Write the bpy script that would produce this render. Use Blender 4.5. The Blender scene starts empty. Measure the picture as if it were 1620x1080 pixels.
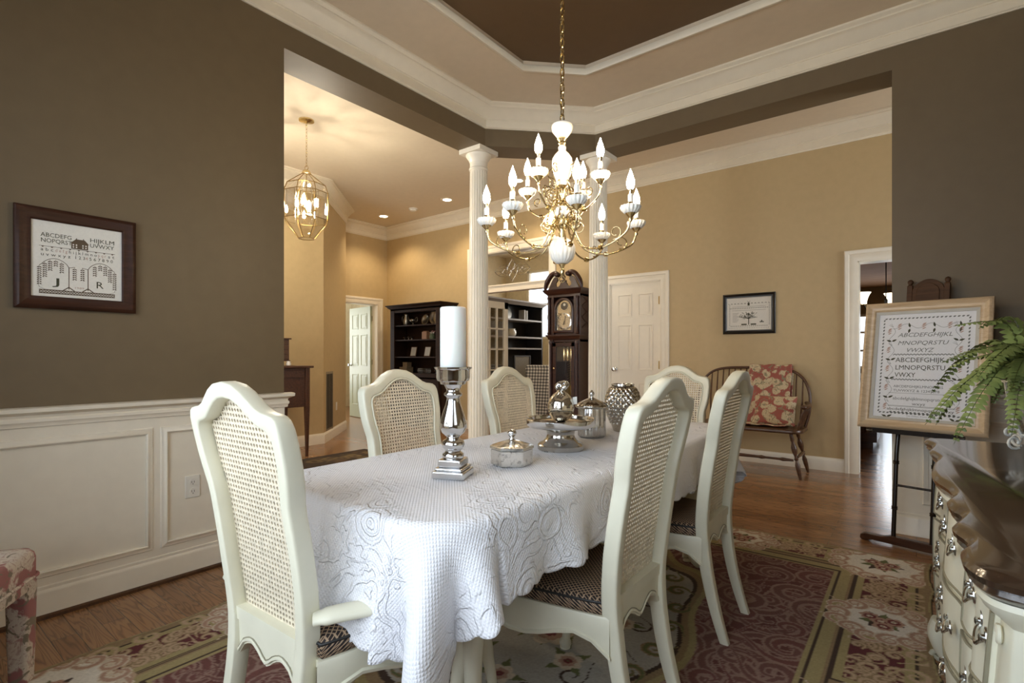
import bpy, math, random
import numpy as np
from mathutils import Vector, Matrix
random.seed(7)
SC = bpy.context.scene
COL = SC.collection
PI = math.pi

# ------------------------------------------------------------------ camera, world, light, exposure
cd = bpy.data.cameras.new('camera'); cam = bpy.data.objects.new('camera', cd); COL.objects.link(cam)
cd.sensor_width = 36.0; cd.lens = 820 / 1620 * 36.0
cd.shift_y = 23 / 1620; cd.clip_start = 0.05
cam.location = (0, 0, 1.14); cam.rotation_euler = (PI / 2, 0, math.atan2(0.6152, 0.7884))
SC.camera = cam
SC.view_settings.view_transform = 'Standard'; SC.view_settings.look = 'None'
SC.view_settings.gamma = 1; SC.view_settings.use_curve_mapping = False
SC.view_settings.exposure = 0.58
SC.cycles.max_bounces = 8; SC.cycles.diffuse_bounces = 4; SC.cycles.glossy_bounces = 4
SC.cycles.transparent_max_bounces = 12; SC.cycles.caustics_reflective = False; SC.cycles.caustics_refractive = False
SC.cycles.sample_clamp_indirect = 4.0
W = bpy.data.worlds.new('sky'); SC.world = W; W.use_nodes = True
W.node_tree.nodes['Background'].inputs[0].default_value = (0.80, 0.90, 1.0, 1)
W.node_tree.nodes['Background'].inputs[1].default_value = 1.7

def area(name, loc, aim, sx, sy, power, col):
    l = bpy.data.lights.new(name, 'AREA'); l.shape = 'RECTANGLE'; l.size = sx; l.size_y = sy
    l.energy = power; l.color = col
    o = bpy.data.objects.new(name, l); COL.objects.link(o); o.location = loc
    o.rotation_euler = Vector(aim).to_track_quat('-Z', 'Y').to_euler()
    return o
# daylight lamps in the window openings; side, foyer and hall windows are added
area('daylight_dining', (-1.15, -0.55, 1.62), (0.05, 1, -0.12), 2.5, 1.8, 45, (0.76, 0.87, 1.0))
area('fill_dining_side', (0.82, 0.30, 1.75), (-1, 0.0, -0.1), 1.0, 1.5, 2, (0.82, 0.90, 1.0))  # weak fill lamp at the added side window
area('fill_foyer', (-4.6, -1.2, 1.5), (0, 1, 0), 1.8, 2.0, 70, (1.0, 0.96, 0.90))  # fill lamp brightening the foyer through an added, unseen window
area('fill_hall', (2.5, 5.2, 1.7), (-1, 0, -.1), 1.2, 1.4, 45, (0.92, 0.96, 1.0))  # cool fill lamp added to brighten the hall floor and bench wall
area('daylight_living', (-6.0, 10.45, 1.9), (0, -1, -0.1), 3.0, 2.0, 140, (1.0, 0.97, 0.92))
area('daylight_kitchen', (-0.6, 12.2, 1.5), (0, -1, -0.1), 2.4, 1.2, 28, (0.92, 0.96, 1.0))
area('daylight_study', (-10.35, 5.0, 1.5), (1, 0, 0), 1.6, 1.8, 45, (1.0, 1.0, 0.97))

# ------------------------------------------------------------------ materials
def srgb(r, g, b):
    f = lambda c: (c / 255 / 12.92) if c / 255 <= 0.04045 else ((c / 255 + 0.055) / 1.055) ** 2.4
    return (f(r), f(g), f(b), 1)
class NT:
    def __init__(s, name):
        s.m = bpy.data.materials.new(name); s.m.use_nodes = True; s.t = s.m.node_tree
        s.b = s.t.nodes['Principled BSDF']; s.out = s.t.nodes['Material Output']
    def n(s, t, **k):
        x = s.t.nodes.new(t)
        for a, v in k.items(): setattr(x, a, v)
        return x
    def l(s, a, b): s.t.links.new(a, b)
    def coord(s, kind='Object', scale=None, rot=None):
        c = s.n('ShaderNodeTexCoord').outputs[kind]
        if scale or rot:
            m = s.n('ShaderNodeMapping')
            if scale: m.inputs['Scale'].default_value = scale
            if rot: m.inputs['Rotation'].default_value = rot
            s.l(c, m.inputs[0]); c = m.outputs[0]
        return c
    def noise(s, co, sc, det=3, rough=.5, dist=0):
        x = s.n('ShaderNodeTexNoise'); x.inputs['Scale'].default_value = sc
        x.inputs['Detail'].default_value = det; x.inputs['Roughness'].default_value = rough
        x.inputs['Distortion'].default_value = dist
        s.l(co, x.inputs['Vector']); return x.outputs[0]
    def ramp(s, fac, stops, inter='LINEAR'):
        r = s.n('ShaderNodeValToRGB'); r.color_ramp.interpolation = inter
        while len(r.color_ramp.elements) < len(stops): r.color_ramp.elements.new(.5)
        for e, (p, c) in zip(r.color_ramp.elements, stops): e.position = p; e.color = c
        s.l(fac, r.inputs[0]); return r.outputs[0]
    def mix(s, fac, a, b, mode='MIX'):
        x = s.n('ShaderNodeMix', data_type='RGBA', blend_type=mode)
        for i, v in ((0, fac), (6, a), (7, b)):
            if hasattr(v, 'is_linked') or hasattr(v, 'links'): s.l(v, x.inputs[i])
            else: x.inputs[i].default_value = v
        return x.outputs[2]
    def math(s, op, a, b=0.0):
        x = s.n('ShaderNodeMath', operation=op)
        for i, v in ((0, a), (1, b)):
            if hasattr(v, 'links'): s.l(v, x.inputs[i])
            else: x.inputs[i].default_value = v
        return x.outputs[0]
    def bump(s, h, st=.2, dist=.01):
        x = s.n('ShaderNodeBump'); x.inputs['Strength'].default_value = st; x.inputs['Distance'].default_value = dist
        s.l(h, x.inputs['Height']); s.l(x.outputs[0], s.b.inputs['Normal'])
    def col(s, c):
        if hasattr(c, 'links'): s.l(c, s.b.inputs['Base Color'])
        else: s.b.inputs['Base Color'].default_value = c
    def set(s, rough=.5, metal=0, **k):
        s.b.inputs['Roughness'].default_value = rough; s.b.inputs['Metallic'].default_value = metal
        for a, v in k.items(): s.b.inputs[a.replace('_', ' ')].default_value = v

def paint(name, c, rough=.5, var=.06, bump=.03, sc=14, **k):
    q = NT(name); co = q.coord()
    n = q.noise(co, sc, 4)
    lo = tuple(x * (1 - var) for x in c[:3]) + (1,); hi = tuple(min(1, x * (1 + var)) for x in c[:3]) + (1,)
    q.col(q.ramp(n, [(.3, lo), (.7, hi)])); q.set(rough, **k)
    if bump: q.bump(q.noise(co, sc * 30, 2), bump, .002)
    return q.m
def metal(name, c, rough=.2, var=.1, sc=30):
    q = NT(name); n = q.noise(q.coord(), sc, 3)
    lo = tuple(x * (1 - var) for x in c[:3]) + (1,)
    q.col(q.ramp(n, [(.3, lo), (.7, c)])); q.set(rough, 1.0); return q.m
def wood(name, a, b, rough=.35, sc=(3, 30, 30), **k):
    q = NT(name); co = q.coord(scale=sc)
    n = q.noise(co, 1.5, 5, .6, .6)
    q.col(q.ramp(n, [(.25, a), (.75, b)])); q.set(rough, **k); q.bump(n, .06, .003); return q.m
def glass(name, tint=(1, 1, 1, 1), base=.06, rough=.02):
    q = NT(name); t = q.n('ShaderNodeBsdfTransparent'); g = q.n('ShaderNodeBsdfGlossy')
    t.inputs[0].default_value = tint; g.inputs['Roughness'].default_value = rough
    lw = q.n('ShaderNodeLayerWeight'); lw.inputs[0].default_value = .25
    f = q.math('ADD', q.math('MULTIPLY', lw.outputs['Fresnel'], .6), base)
    mx = q.n('ShaderNodeMixShader'); q.l(f, mx.inputs[0]); q.l(t.outputs[0], mx.inputs[1]); q.l(g.outputs[0], mx.inputs[2])
    q.l(mx.outputs[0], q.out.inputs[0]); return q.m
def emit(name, c, s):
    q = NT(name); q.col((0.9, 0.85, 0.7, 1)); q.b.inputs['Emission Color'].default_value = c
    q.b.inputs['Emission Strength'].default_value = s; return q.m

M = {}
M['taupe'] = paint('taupe_wall_paint', srgb(112, 96, 71), .55, .03)
M['tan'] = paint('tan_wall_paint', srgb(196, 172, 128), .55, .03)
M['trim'] = paint('white_trim_paint', srgb(240, 232, 214), .35, .02, .01)
M['crown'] = paint('cream_crown_paint', srgb(236, 226, 204), .4, .02, .01)
M['soffit'] = paint('beige_ceiling_paint', srgb(222, 206, 180), .7, .02)
M['traybrown'] = paint('brown_ceiling_paint', srgb(102, 80, 54), .6, .03)
M['hallceil'] = paint('hall_ceiling_paint', srgb(226, 212, 188), .7, .02)
M['doorgreen'] = paint('sage_door_paint', srgb(196, 205, 180), .4, .02, .01)
M['cream'] = paint('cream_chair_paint', srgb(226, 222, 200), .38, .05, .02, 9)
M['cane'] = paint('woven_cane', srgb(224, 212, 188), .5, .12, .05, 60)
M['groove'] = paint('grey_glaze_line', srgb(140, 134, 112), .5)
M['brass'] = metal('polished_brass', srgb(236, 214, 164), .16)
M['dbrass'] = metal('aged_brass', srgb(150, 122, 70), .3)
M['silver'] = metal('polished_silver', srgb(225, 225, 225), .12, .05)
M['pewter'] = metal('dull_pewter', srgb(150, 146, 138), .35)
M['chrome'] = metal('nickel', srgb(205, 205, 200), .2)
M['black'] = paint('black_lacquer', srgb(24, 22, 20), .3)
M['ironblack'] = paint('dark_easel_lacquer', srgb(34, 26, 20), .25)
M['porcelain'] = paint('white_porcelain', srgb(244, 240, 230), .15, .02, 0, Coat_Weight=.4)
M['wax'] = paint('ivory_wax', srgb(238, 238, 230), .45, .02, .02, Subsurface_Weight=.15)
M['walnut'] = wood('dark_walnut', srgb(52, 32, 22), srgb(86, 54, 36), .25)
M['mahog'] = wood('mahogany_case', srgb(36, 18, 13), srgb(70, 38, 27), .3)
M['hutch'] = wood('dark_stained_hutch', srgb(32, 20, 13), srgb(52, 32, 20), .55, Specular_IOR_Level=.2)
M['bench'] = wood('oiled_bench_wood', srgb(62, 40, 24), srgb(104, 70, 44), .3)
M['console'] = wood('cherry_desk_wood', srgb(60, 34, 20), srgb(96, 58, 34), .35)
M['crest'] = wood('brown_easel_wood', srgb(58, 38, 24), srgb(92, 64, 42), .6, Specular_IOR_Level=.25)
M['sidetop'] = wood('glossy_sideboard_top', srgb(36, 24, 16), srgb(68, 49, 35), .2, (30, 2, 30), Coat_Weight=.9, Coat_Roughness=.11)
M['frameBrown'] = wood('brown_frame_wood', srgb(44, 24, 15), srgb(72, 42, 27), .4, Specular_IOR_Level=.3)
M['goldwood'] = wood('champagne_frame_wood', srgb(190, 160, 124), srgb(222, 200, 166), .3)
M['mat'] = paint('linen_ground', srgb(232, 228, 218), .8, .03, .1, 120)
M['matw'] = paint('white_linen_ground', srgb(238, 238, 240), .8, .02, .1, 120)
M['greyin'] = paint('grey_inner_mat', srgb(196, 192, 182), .6)
M['thread'] = paint('dark_green_thread', srgb(72, 72, 52), .8)
M['threadgrey'] = paint('grey_thread', srgb(116, 118, 114), .8)
M['threadpale'] = paint('pale_thread', srgb(150, 146, 134), .8)
M['threadgreen'] = paint('moss_thread', srgb(84, 92, 66), .8)
M['threadred'] = paint('rose_thread', srgb(190, 160, 146), .8)
M['threadbrown'] = paint('brown_thread', srgb(96, 80, 62), .8)
M['glassc'] = glass('clear_glass')
M['lglass'] = glass('bevelled_lantern_glass', (1, .98, .93, 1), .14)
M['jarglass'] = glass('mottled_mercury_glass', (.90, .90, .88, 1), .48, .10)
M['bulb'] = emit('lit_candle_bulb', (1.0, 0.80, 0.55, 1), 85)
M['bulbl'] = emit('lit_lantern_bulb', (1.0, 0.92, 0.78, 1), 760)
M['candown'] = emit('lit_downlight', (1.0, 0.82, 0.58, 1), 14)
M['shadeglow'] = emit('lit_glass_shade', (1.0, 0.85, 0.62, 1), 3)
M['stone'] = paint('light_plaster', srgb(214, 204, 184), .7)
M['livwall'] = paint('living_room_paint', srgb(222, 208, 176), .7)
M['bookdark'] = wood('dark_bookcase_wood', srgb(32, 28, 27), srgb(52, 46, 43), .5)
M['bookgrey'] = paint('greyed_shelf_edge', srgb(150, 140, 130), .5)
M['knotty'] = wood('pine_board_ceiling', srgb(150, 100, 58), srgb(186, 136, 88), .85, (2, 14, 10))
M['vent'] = paint('grey_vent_paint', srgb(150, 138, 116), .5)
M['plate'] = paint('white_plastic', srgb(236, 232, 220), .35, .01, 0)
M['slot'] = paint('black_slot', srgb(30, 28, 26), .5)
M['sand'] = paint('grey_box', srgb(128, 112, 88), .6)
M['leafdark'] = paint('leaf_stem', srgb(74, 84, 40), .5)
M['whitewire'] = paint('white_painted_wire', srgb(232, 230, 220), .35)
M['snow'] = paint('pale_lawn', srgb(214, 214, 200), .9)
M['kitchenwall'] = paint('kitchen_wall_paint', srgb(150, 132, 98), .8)
M['lidglass'] = metal('greyed_mercury_lid', srgb(190, 186, 178), .15)
M['tissue'] = paint('terracotta_tin', srgb(150, 112, 84), .5)

def mat_floor():
    q = NT('oak_plank_floor'); co = q.coord()
    br = q.n('ShaderNodeTexBrick'); q.l(co, br.inputs[0])
    br.offset = .37; br.offset_frequency = 2; br.squash = 1
    for k, v in (('Scale', 1), ('Mortar Size', .0011), ('Mortar Smooth', .1), ('Bias', 0), ('Brick Width', 1.15), ('Row Height', .083)): br.inputs[k].default_value = v
    br.inputs['Color1'].default_value = (0, 0, 0, 1); br.inputs['Color2'].default_value = (1, 1, 1, 1); br.inputs['Mortar'].default_value = (.5, .5, .5, 1)
    tone = q.ramp(br.outputs[0], [(0, srgb(140, 98, 62)), (.5, srgb(153, 110, 72)), (1, srgb(166, 122, 82))])
    off = q.n('ShaderNodeVectorMath', operation='ADD'); q.l(co, off.inputs[0])
    sc = q.n('ShaderNodeVectorMath', operation='SCALE'); q.l(br.outputs[0], sc.inputs[0]); sc.inputs['Scale'].default_value = 7
    q.l(sc.outputs[0], off.inputs[1])
    mp = q.n('ShaderNodeMapping'); mp.inputs['Scale'].default_value = (1.3, 13, 1); q.l(off.outputs[0], mp.inputs[0])
    wv = q.n('ShaderNodeTexNoise'); wv.inputs['Scale'].default_value = 1.2; wv.inputs['Detail'].default_value = 2; wv.inputs['Distortion'].default_value = .3
    q.l(mp.outputs[0], wv.inputs['Vector'])
    rings = q.math('FRACT', q.math('MULTIPLY', wv.outputs[0], 13.0))
    g = q.ramp(rings, [(0, (.55, .53, .52, 1)), (.40, (1, 1, 1, 1)), (.8, (1, 1, 1, 1)), (1, (.6, .57, .55, 1))])
    c = q.mix(1.0, tone, g, 'MULTIPLY')
    c = q.mix(br.outputs['Fac'], c, (.03, .018, .01, 1))
    q.col(c); q.set(.26, Coat_Weight=.2, Coat_Roughness=.10)
    q.bump(rings, .04, .001)
    return q.m
M['floor'] = mat_floor()

def mat_cloth():
    q = NT('white_matelasse_cloth'); co = q.coord('UV')
    q.col(srgb(240, 240, 244)); q.set(.85, Sheen_Weight=.2)
    # fine honeycomb quilting
    m = q.n('ShaderNodeMapping'); m.inputs['Scale'].default_value = (400, 400, 1); m.inputs['Rotation'].default_value = (0, 0, PI / 4); q.l(co, m.inputs[0])
    sp = q.n('ShaderNodeSeparateXYZ'); q.l(m.outputs[0], sp.inputs[0])
    cell = q.math('MULTIPLY', q.math('ABSOLUTE', q.math('SINE', sp.outputs[0])), q.math('ABSOLUTE', q.math('SINE', sp.outputs[1])))
    # scroll motifs: rings of a warped field, gathered into medallions
    wq = q.n('ShaderNodeVectorMath', operation='SCALE'); nz = q.n('ShaderNodeTexNoise'); nz.inputs['Scale'].default_value = 9; q.l(co, nz.inputs['Vector']); q.l(nz.outputs['Color'], wq.inputs[0]); wq.inputs['Scale'].default_value = .055
    ad = q.n('ShaderNodeVectorMath', operation='ADD'); q.l(co, ad.inputs[0]); q.l(wq.outputs[0], ad.inputs[1])
    vo = q.n('ShaderNodeTexVoronoi'); vo.inputs['Scale'].default_value = 6.5; vo.inputs['Randomness'].default_value = .8; q.l(ad.outputs[0], vo.inputs['Vector'])
    ring = q.ramp(q.math('ABSOLUTE', q.math('SINE', q.math('MULTIPLY', vo.outputs['Distance'], 24.0))), [(.62, (0, 0, 0, 1)), (.9, (1, 1, 1, 1))])
    ins = q.ramp(vo.outputs['Distance'], [(.34, (1, 1, 1, 1)), (.40, (0, 0, 0, 1))])
    n = q.noise(co, 8.5, 1.5, .4, 1.4)
    band = q.math('ABSOLUTE', q.math('SUBTRACT', q.math('FRACT', q.math('MULTIPLY', n, 5.0)), .5))
    line = q.ramp(band, [(.0, (1, 1, 1, 1)), (.10, (1, 1, 1, 1)), (.20, (0, 0, 0, 1))])
    sc = q.math('ADD', q.math('MULTIPLY', ring, ins), q.math('MULTIPLY', line, q.math('SUBTRACT', 1.0, ins)))
    msk = q.ramp(q.noise(co, 3.3, 1), [(.44, (0, 0, 0, 1)), (.52, (1, 1, 1, 1))])
    h = q.math('ADD', q.math('MULTIPLY', cell, .30), q.math('MULTIPLY', q.math('MULTIPLY', sc, msk), .9))
    q.bump(h, 1.0, .0045)
    return q.m
M['cloth'] = mat_cloth()

def mat_weave():
    q = NT('brown_lattice_weave'); co = q.coord()
    m = q.n('ShaderNodeMapping'); m.inputs['Rotation'].default_value = (0, 0, PI / 4); q.l(co, m.inputs[0])
    sp = q.n('ShaderNodeSeparateXYZ'); q.l(m.outputs[0], sp.inputs[0])
    z = q.n('ShaderNodeSeparateXYZ'); q.l(co, z.inputs[0])
    k = 2 * PI / .0105
    a = q.math('SINE', q.math('MULTIPLY', q.math('ADD', sp.outputs[0], z.outputs[2]), k))
    b = q.math('SINE', q.math('MULTIPLY', q.math('SUBTRACT', sp.outputs[1], z.outputs[2]), k))
    mx = q.math('MAXIMUM', a, b)
    q.col(q.ramp(mx, [(.35, srgb(30, 20, 18)), (.62, srgb(70, 50, 42)), (.9, srgb(176, 150, 122))]))
    q.set(.7); q.bump(mx, .3, .001); return q.m
M['weave'] = mat_weave()

def mat_floral(name, ground, flower, leaf, shade, sc):
    q = NT(name); co = q.coord()
    w = q.noise(co, sc * .8, 3, .6, 1.5)
    v = q.n('ShaderNodeTexVoronoi', feature='SMOOTH_F1'); v.inputs['Scale'].default_value = sc
    v.inputs['Smoothness'].default_value = .4
    add = q.n('ShaderNodeVectorMath', operation='ADD'); q.l(co, add.inputs[0])
    s2 = q.n('ShaderNodeVectorMath', operation='SCALE'); q.l(w, s2.inputs[0]); s2.inputs['Scale'].default_value = .9 / sc
    q.l(s2.outputs[0], add.inputs[1]); q.l(add.outputs[0], v.inputs['Vector'])
    n = q.noise(co, sc * 2.6, 4, .65, 2.2)
    petals = q.ramp(n, [(.36, shade), (.47, flower), (.56, flower), (.63, shade)])
    c = q.mix(q.ramp(v.outputs[0], [(.50, (0, 0, 0, 1)), (.55, (1, 1, 1, 1))]), petals, ground)
    lf = q.ramp(q.noise(co, sc * 1.3, 3, .5, 2.5), [(.58, (0, 0, 0, 1)), (.61, (1, 1, 1, 1))])
    c = q.mix(lf, c, leaf); q.col(c); q.set(.8); q.bump(q.noise(co, 300, 2), .15, .001); return q.m
M['floral'] = mat_floral('red_floral_tapestry', srgb(158, 88, 74), srgb(204, 188, 152), srgb(138, 130, 102), srgb(176, 138, 108), 12)
M['floralpink'] = mat_floral('rose_leaf_upholstery', srgb(156, 104, 100), srgb(206, 194, 178), srgb(128, 118, 100), srgb(176, 150, 138), 10)

def mat_plaid():
    q = NT('black_and_cream_plaid'); co = q.coord(); sp = q.n('ShaderNodeSeparateXYZ'); q.l(co, sp.inputs[0])
    f = lambda s: q.math('GREATER_THAN', q.math('SINE', q.math('MULTIPLY', s, 120.0)), .1)
    h = q.math('ADD', q.math('MULTIPLY', f(q.math('ADD', sp.outputs[0], sp.outputs[1])), .5), q.math('MULTIPLY', f(sp.outputs[2]), .5))
    q.col(q.ramp(h, [(0, srgb(205, 198, 182)), (.5, srgb(130, 124, 114)), (1, srgb(62, 58, 56))])); q.set(.8); return q.m
M['plaid'] = mat_plaid()

def mat_fern():
    q = NT('fern_leaf_green'); n = q.noise(q.coord(), 9, 3)
    q.col(q.ramp(n, [(.3, srgb(72, 84, 42)), (.5, srgb(116, 130, 70)), (.75, srgb(160, 172, 104))])); q.set(.5)
    q.b.inputs['Subsurface Weight'].default_value = 0.0; return q.m
M['fern'] = mat_fern()

def mat_attr(name, rough=.95, bumpsc=500):
    q = NT(name); a = q.n('ShaderNodeVertexColor', layer_name='Col')
    n = q.noise(q.coord(), bumpsc, 2)
    q.col(q.mix(q.ramp(n, [(.3, (.12, .12, .12, 1)), (.7, (.0, .0, .0, 1))]), a.outputs[0], (0, 0, 0, 1)))
    q.set(rough); q.bump(n, .3, .002); return q.m
M['rug'] = mat_attr('wool_rug_pile')

def mat_mercury(name, c, rough=.12):
    q = NT(name); n = q.noise(q.coord(), 60, 5, .7)
    q.col(q.ramp(n, [(.36, tuple(x * .5 for x in c[:3]) + (1,)), (.46, c)])); q.set(rough, .95)
    return q.m
M['mercury'] = mat_mercury('mottled_silver_glass', srgb(222, 220, 214), .2)
M['mercgold'] = mat_mercury('warm_mirrored_glass', srgb(224, 218, 204), .06)
def mat_curtain():
    q = NT('window_sheer'); q.col(srgb(240, 238, 230)); q.set(.9); return q.m
M['sheer'] = mat_curtain()

# ------------------------------------------------------------------ mesh building
def V3(*a): return Vector(a)
class MB:
    def __init__(s): s.v = []; s.f = []; s.uv = None
    def add(s, vs, fs):
        o = len(s.v); s.v += [tuple(x) for x in vs]; s.f += [tuple(i + o for i in f) for f in fs]; return s
    def box(s, x0, y0, z0, x1, y1, z1):
        x0, x1 = min(x0, x1), max(x0, x1); y0, y1 = min(y0, y1), max(y0, y1); z0, z1 = min(z0, z1), max(z0, z1)
        v = [(x0, y0, z0), (x1, y0, z0), (x1, y1, z0), (x0, y1, z0), (x0, y0, z1), (x1, y0, z1), (x1, y1, z1), (x0, y1, z1)]
        return s.add(v, [(0, 3, 2, 1), (4, 5, 6, 7), (0, 1, 5, 4), (1, 2, 6, 5), (2, 3, 7, 6), (3, 0, 4, 7)])
    def cbox(s, c, size, rot=None):
        h = [x / 2 for x in size]; m = MB().box(-h[0], -h[1], -h[2], h[0], h[1], h[2])
        R = rot.to_matrix() if rot is not None and hasattr(rot, 'to_matrix') else (rot or Matrix.Identity(3))
        return s.add([R @ Vector(p) + Vector(c) for p in m.v], m.f)
    def rings(s, rs, cap0=True, cap1=True, closed=True):
        n = len(rs[0]); o = len(s.v)
        for r in rs: s.v += [tuple(p) for p in r]
        m = n if closed else n - 1
        for i in range(len(rs) - 1):
            for j in range(m):
                a = o + i * n + j; b = o + i * n + (j + 1) % n
                s.f.append((a, b, b + n, a + n))
        if cap0: s.f.append(tuple(o + j for j in range(n))[::-1])
        if cap1: s.f.append(tuple(o + (len(rs) - 1) * n + j for j in range(n)))
        return s
    def lathe(s, prof, c=(0, 0, 0), n=24, fl=None, R=None, cap=True):
        # prof: (r, z); fl(theta, i) multiplies the radius
        rs = []
        for i, (r, z) in enumerate(prof):
            ring = []
            for j in range(n):
                t = 2 * PI * j / n; k = r * (fl(t, i) if fl else 1)
                p = Vector((k * math.cos(t), k * math.sin(t), z))
                if R is not None: p = R @ p
                ring.append(p + Vector(c))
            rs.append(ring)
        return s.rings(rs, cap, cap)
    def cyl(s, a, b, r, r2=None, n=12):
        return s.tube([a, b], [r, r2 if r2 is not None else r], n)
    def tube(s, pts, r, n=8, flat=1.0, up=None, closed=False):
        P = [Vector(p) for p in pts]; N = len(P)
        if not hasattr(r, '__len__'): r = [r] * N
        rs = []; u = None
        for i in range(N):
            if closed: t = P[(i + 1) % N] - P[i - 1]
            else: t = P[min(i + 1, N - 1)] - P[max(i - 1, 0)]
            t.normalize()
            if u is None:
                u = Vector(up) if up else (Vector((0, 0, 1)) if abs(t.z) < .9 else Vector((1, 0, 0)))
            u = (u - t * u.dot(t)); u.normalize(); w = t.cross(u)
            rs.append([P[i] + (u * math.cos(2 * PI * j / n) + w * math.sin(2 * PI * j / n) * flat) * r[i] for j in range(n)])
        if closed:
            rs.append(rs[0]); return s.rings(rs, False, False)
        return s.rings(rs)
    def prism(s, poly, z0, z1, fr=None):
        # poly in (a,b); fr maps (a,b,c) to a point; default xy plane
        fr = fr or (lambda a, b, c: (a, b, c)); n = len(poly)
        v = [fr(a, b, z0) for a, b in poly] + [fr(a, b, z1) for a, b in poly]
        f = [tuple(range(n))[::-1], tuple(range(n, 2 * n))] + [(i, (i + 1) % n, n + (i + 1) % n, n + i) for i in range(n)]
        return s.add(v, f)
    def sweep(s, path, prof, N=(0, 0, 1), closed=False, cap=True, pclosed=False):
        # profile (a: sideways to the left of travel seen from N, b: along N)
        N = Vector(N).normalized(); P = [Vector(p) for p in path]; n = len(P); rs = []
        for i in range(n):
            if closed: t1 = P[i] - P[i - 1]; t2 = P[(i + 1) % n] - P[i]
            else:
                t1 = P[i] - P[i - 1] if i else P[1] - P[0]; t2 = P[i + 1] - P[i] if i < n - 1 else P[-1] - P[-2]
            l1 = N.cross(t1.normalized()); l2 = N.cross(t2.normalized())
            m = (l1 + l2) / max(.2, 1 + l1.dot(l2))
            rs.append([P[i] + m * a + N * b for a, b in prof])
        if closed: rs.append(rs[0])
        return s.rings(rs, cap and not closed, cap and not closed, closed=pclosed or (cap and not closed))
    def grid(s, fn, nu, nv, uv=False):
        o = len(s.v)
        for i in range(nu + 1):
            for j in range(nv + 1): s.v.append(tuple(fn(i / nu, j / nv)))
        for i in range(nu):
            for j in range(nv):
                a = o + i * (nv + 1) + j; s.f.append((a, a + nv + 1, a + nv + 2, a + 1))
        return s
    def tf(s, mat):
        s.v = [tuple(mat @ Vector(p)) for p in s.v]; return s
    def mesh(s, name, mat, smooth=35):
        me = bpy.data.meshes.new(name); me.from_pydata(s.v, [], s.f); me.update()
        if mat is not None: me.materials.append(M[mat] if isinstance(mat, str) else mat)
        if smooth:
            me.polygons.foreach_set('use_smooth', [True] * len(me.polygons))
            me.set_sharp_from_angle(angle=math.radians(smooth))
        return me
    def build(s, name, mat, parent=None, smooth=35, bev=0, segs=2):
        o = bpy.data.objects.new(name, s.mesh(name, mat, smooth)); COL.objects.link(o)
        if parent is not None: o.parent = parent
        if bev:
            b = o.modifiers.new('bevel', 'BEVEL'); b.width = bev; b.segments = segs; b.limit_method = 'ANGLE'; b.angle_limit = math.radians(40)
            b.harden_normals = False
        return o
def thing(name, label, cat, loc=(0, 0, 0), rz=0, group=None):
    o = bpy.data.objects.new(name, None); COL.objects.link(o); o.empty_display_size = .1
    o.location = loc; o.rotation_euler = (0, 0, rz); o['label'] = label; o['category'] = cat
    if group: o['group'] = group
    return o
def tag(o, label, cat, group=None, loc=None, rz=None):
    o['label'] = label; o['category'] = cat
    if group: o['group'] = group
    if loc is not None: o.location = loc
    if rz is not None: o.rotation_euler = (0, 0, rz)
    return o
def struct(name, mb, mat, smooth=35, bev=0, parent=None):
    o = mb.build(name, mat, parent, smooth, bev)
    if parent is None: o['kind'] = 'structure'
    return o
def plabel(o, s): o['label'] = s; return o
def dup(root, loc, rz, label, group=None):
    r = root.copy(); COL.objects.link(r); r.location = loc; r.rotation_euler = (0, 0, rz); r['label'] = label
    if group: r['group'] = group
    def rec(src, dst):
        for ch in list(src.children):
            c = ch.copy(); COL.objects.link(c); c.parent = dst; rec(ch, c)
    rec(root, r); return r
def interp(x, tab):
    if x <= tab[0][0]: return tab[0][1]
    for (a, b), (c, d) in zip(tab, tab[1:]):
        if x <= c: return b + (d - b) * (x - a) / (c - a)
    return tab[-1][1]
def spline(pts, n=8):
    P = [Vector(tuple(p) + (0,) * (3 - len(p))) for p in pts]; out = []
    for i in range(len(P) - 1):
        p0 = P[max(i - 1, 0)]; p1 = P[i]; p2 = P[i + 1]; p3 = P[min(i + 2, len(P) - 1)]
        for k in range(n):
            t = k / n
            out.append(.5 * ((2 * p1) + (p2 - p0) * t + (2 * p0 - 5 * p1 + 4 * p2 - p3) * t * t + (3 * p1 - p0 - 3 * p2 + p3) * t ** 3))
    out.append(P[-1]); return out
_tx = {}
def text_into(mb, s, size, place, align='LEFT', width=None, bold=0.0):
    """lettering as mesh; place(a, b) maps flat text coordinates into space"""
    cu = bpy.data.curves.new('letters', 'FONT'); cu.body = s; cu.size = size; cu.align_x = align; cu.resolution_u = 2
    cu.offset = bold
    ob = bpy.data.objects.new('letters', cu); COL.objects.link(ob)
    dg = bpy.context.evaluated_depsgraph_get(); me = ob.evaluated_get(dg).to_mesh()
    vs = [v.co.copy() for v in me.vertices]; fs = [tuple(p.vertices) for p in me.polygons]
    ob.evaluated_get(dg).to_mesh_clear(); bpy.data.objects.remove(ob); bpy.data.curves.remove(cu)
    if width and vs:
        w = max(v.x for v in vs) - min(v.x for v in vs); k = width / max(w, 1e-6)
        for v in vs: v.x *= k
    mb.add([place(v.x, v.y) for v in vs], fs)
# ------------------------------------------------------------------ the room
XL, YR, XE, YS = -3.01, 4.18, 0.57, -0.34          # dining walls: left, far right, east, south
HC = 3.43                                           # hall ceiling
struct('floor', MB().box(-10.6, -1.6, -.06, 2.6, 12.6, 0), 'floor', 0)
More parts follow.
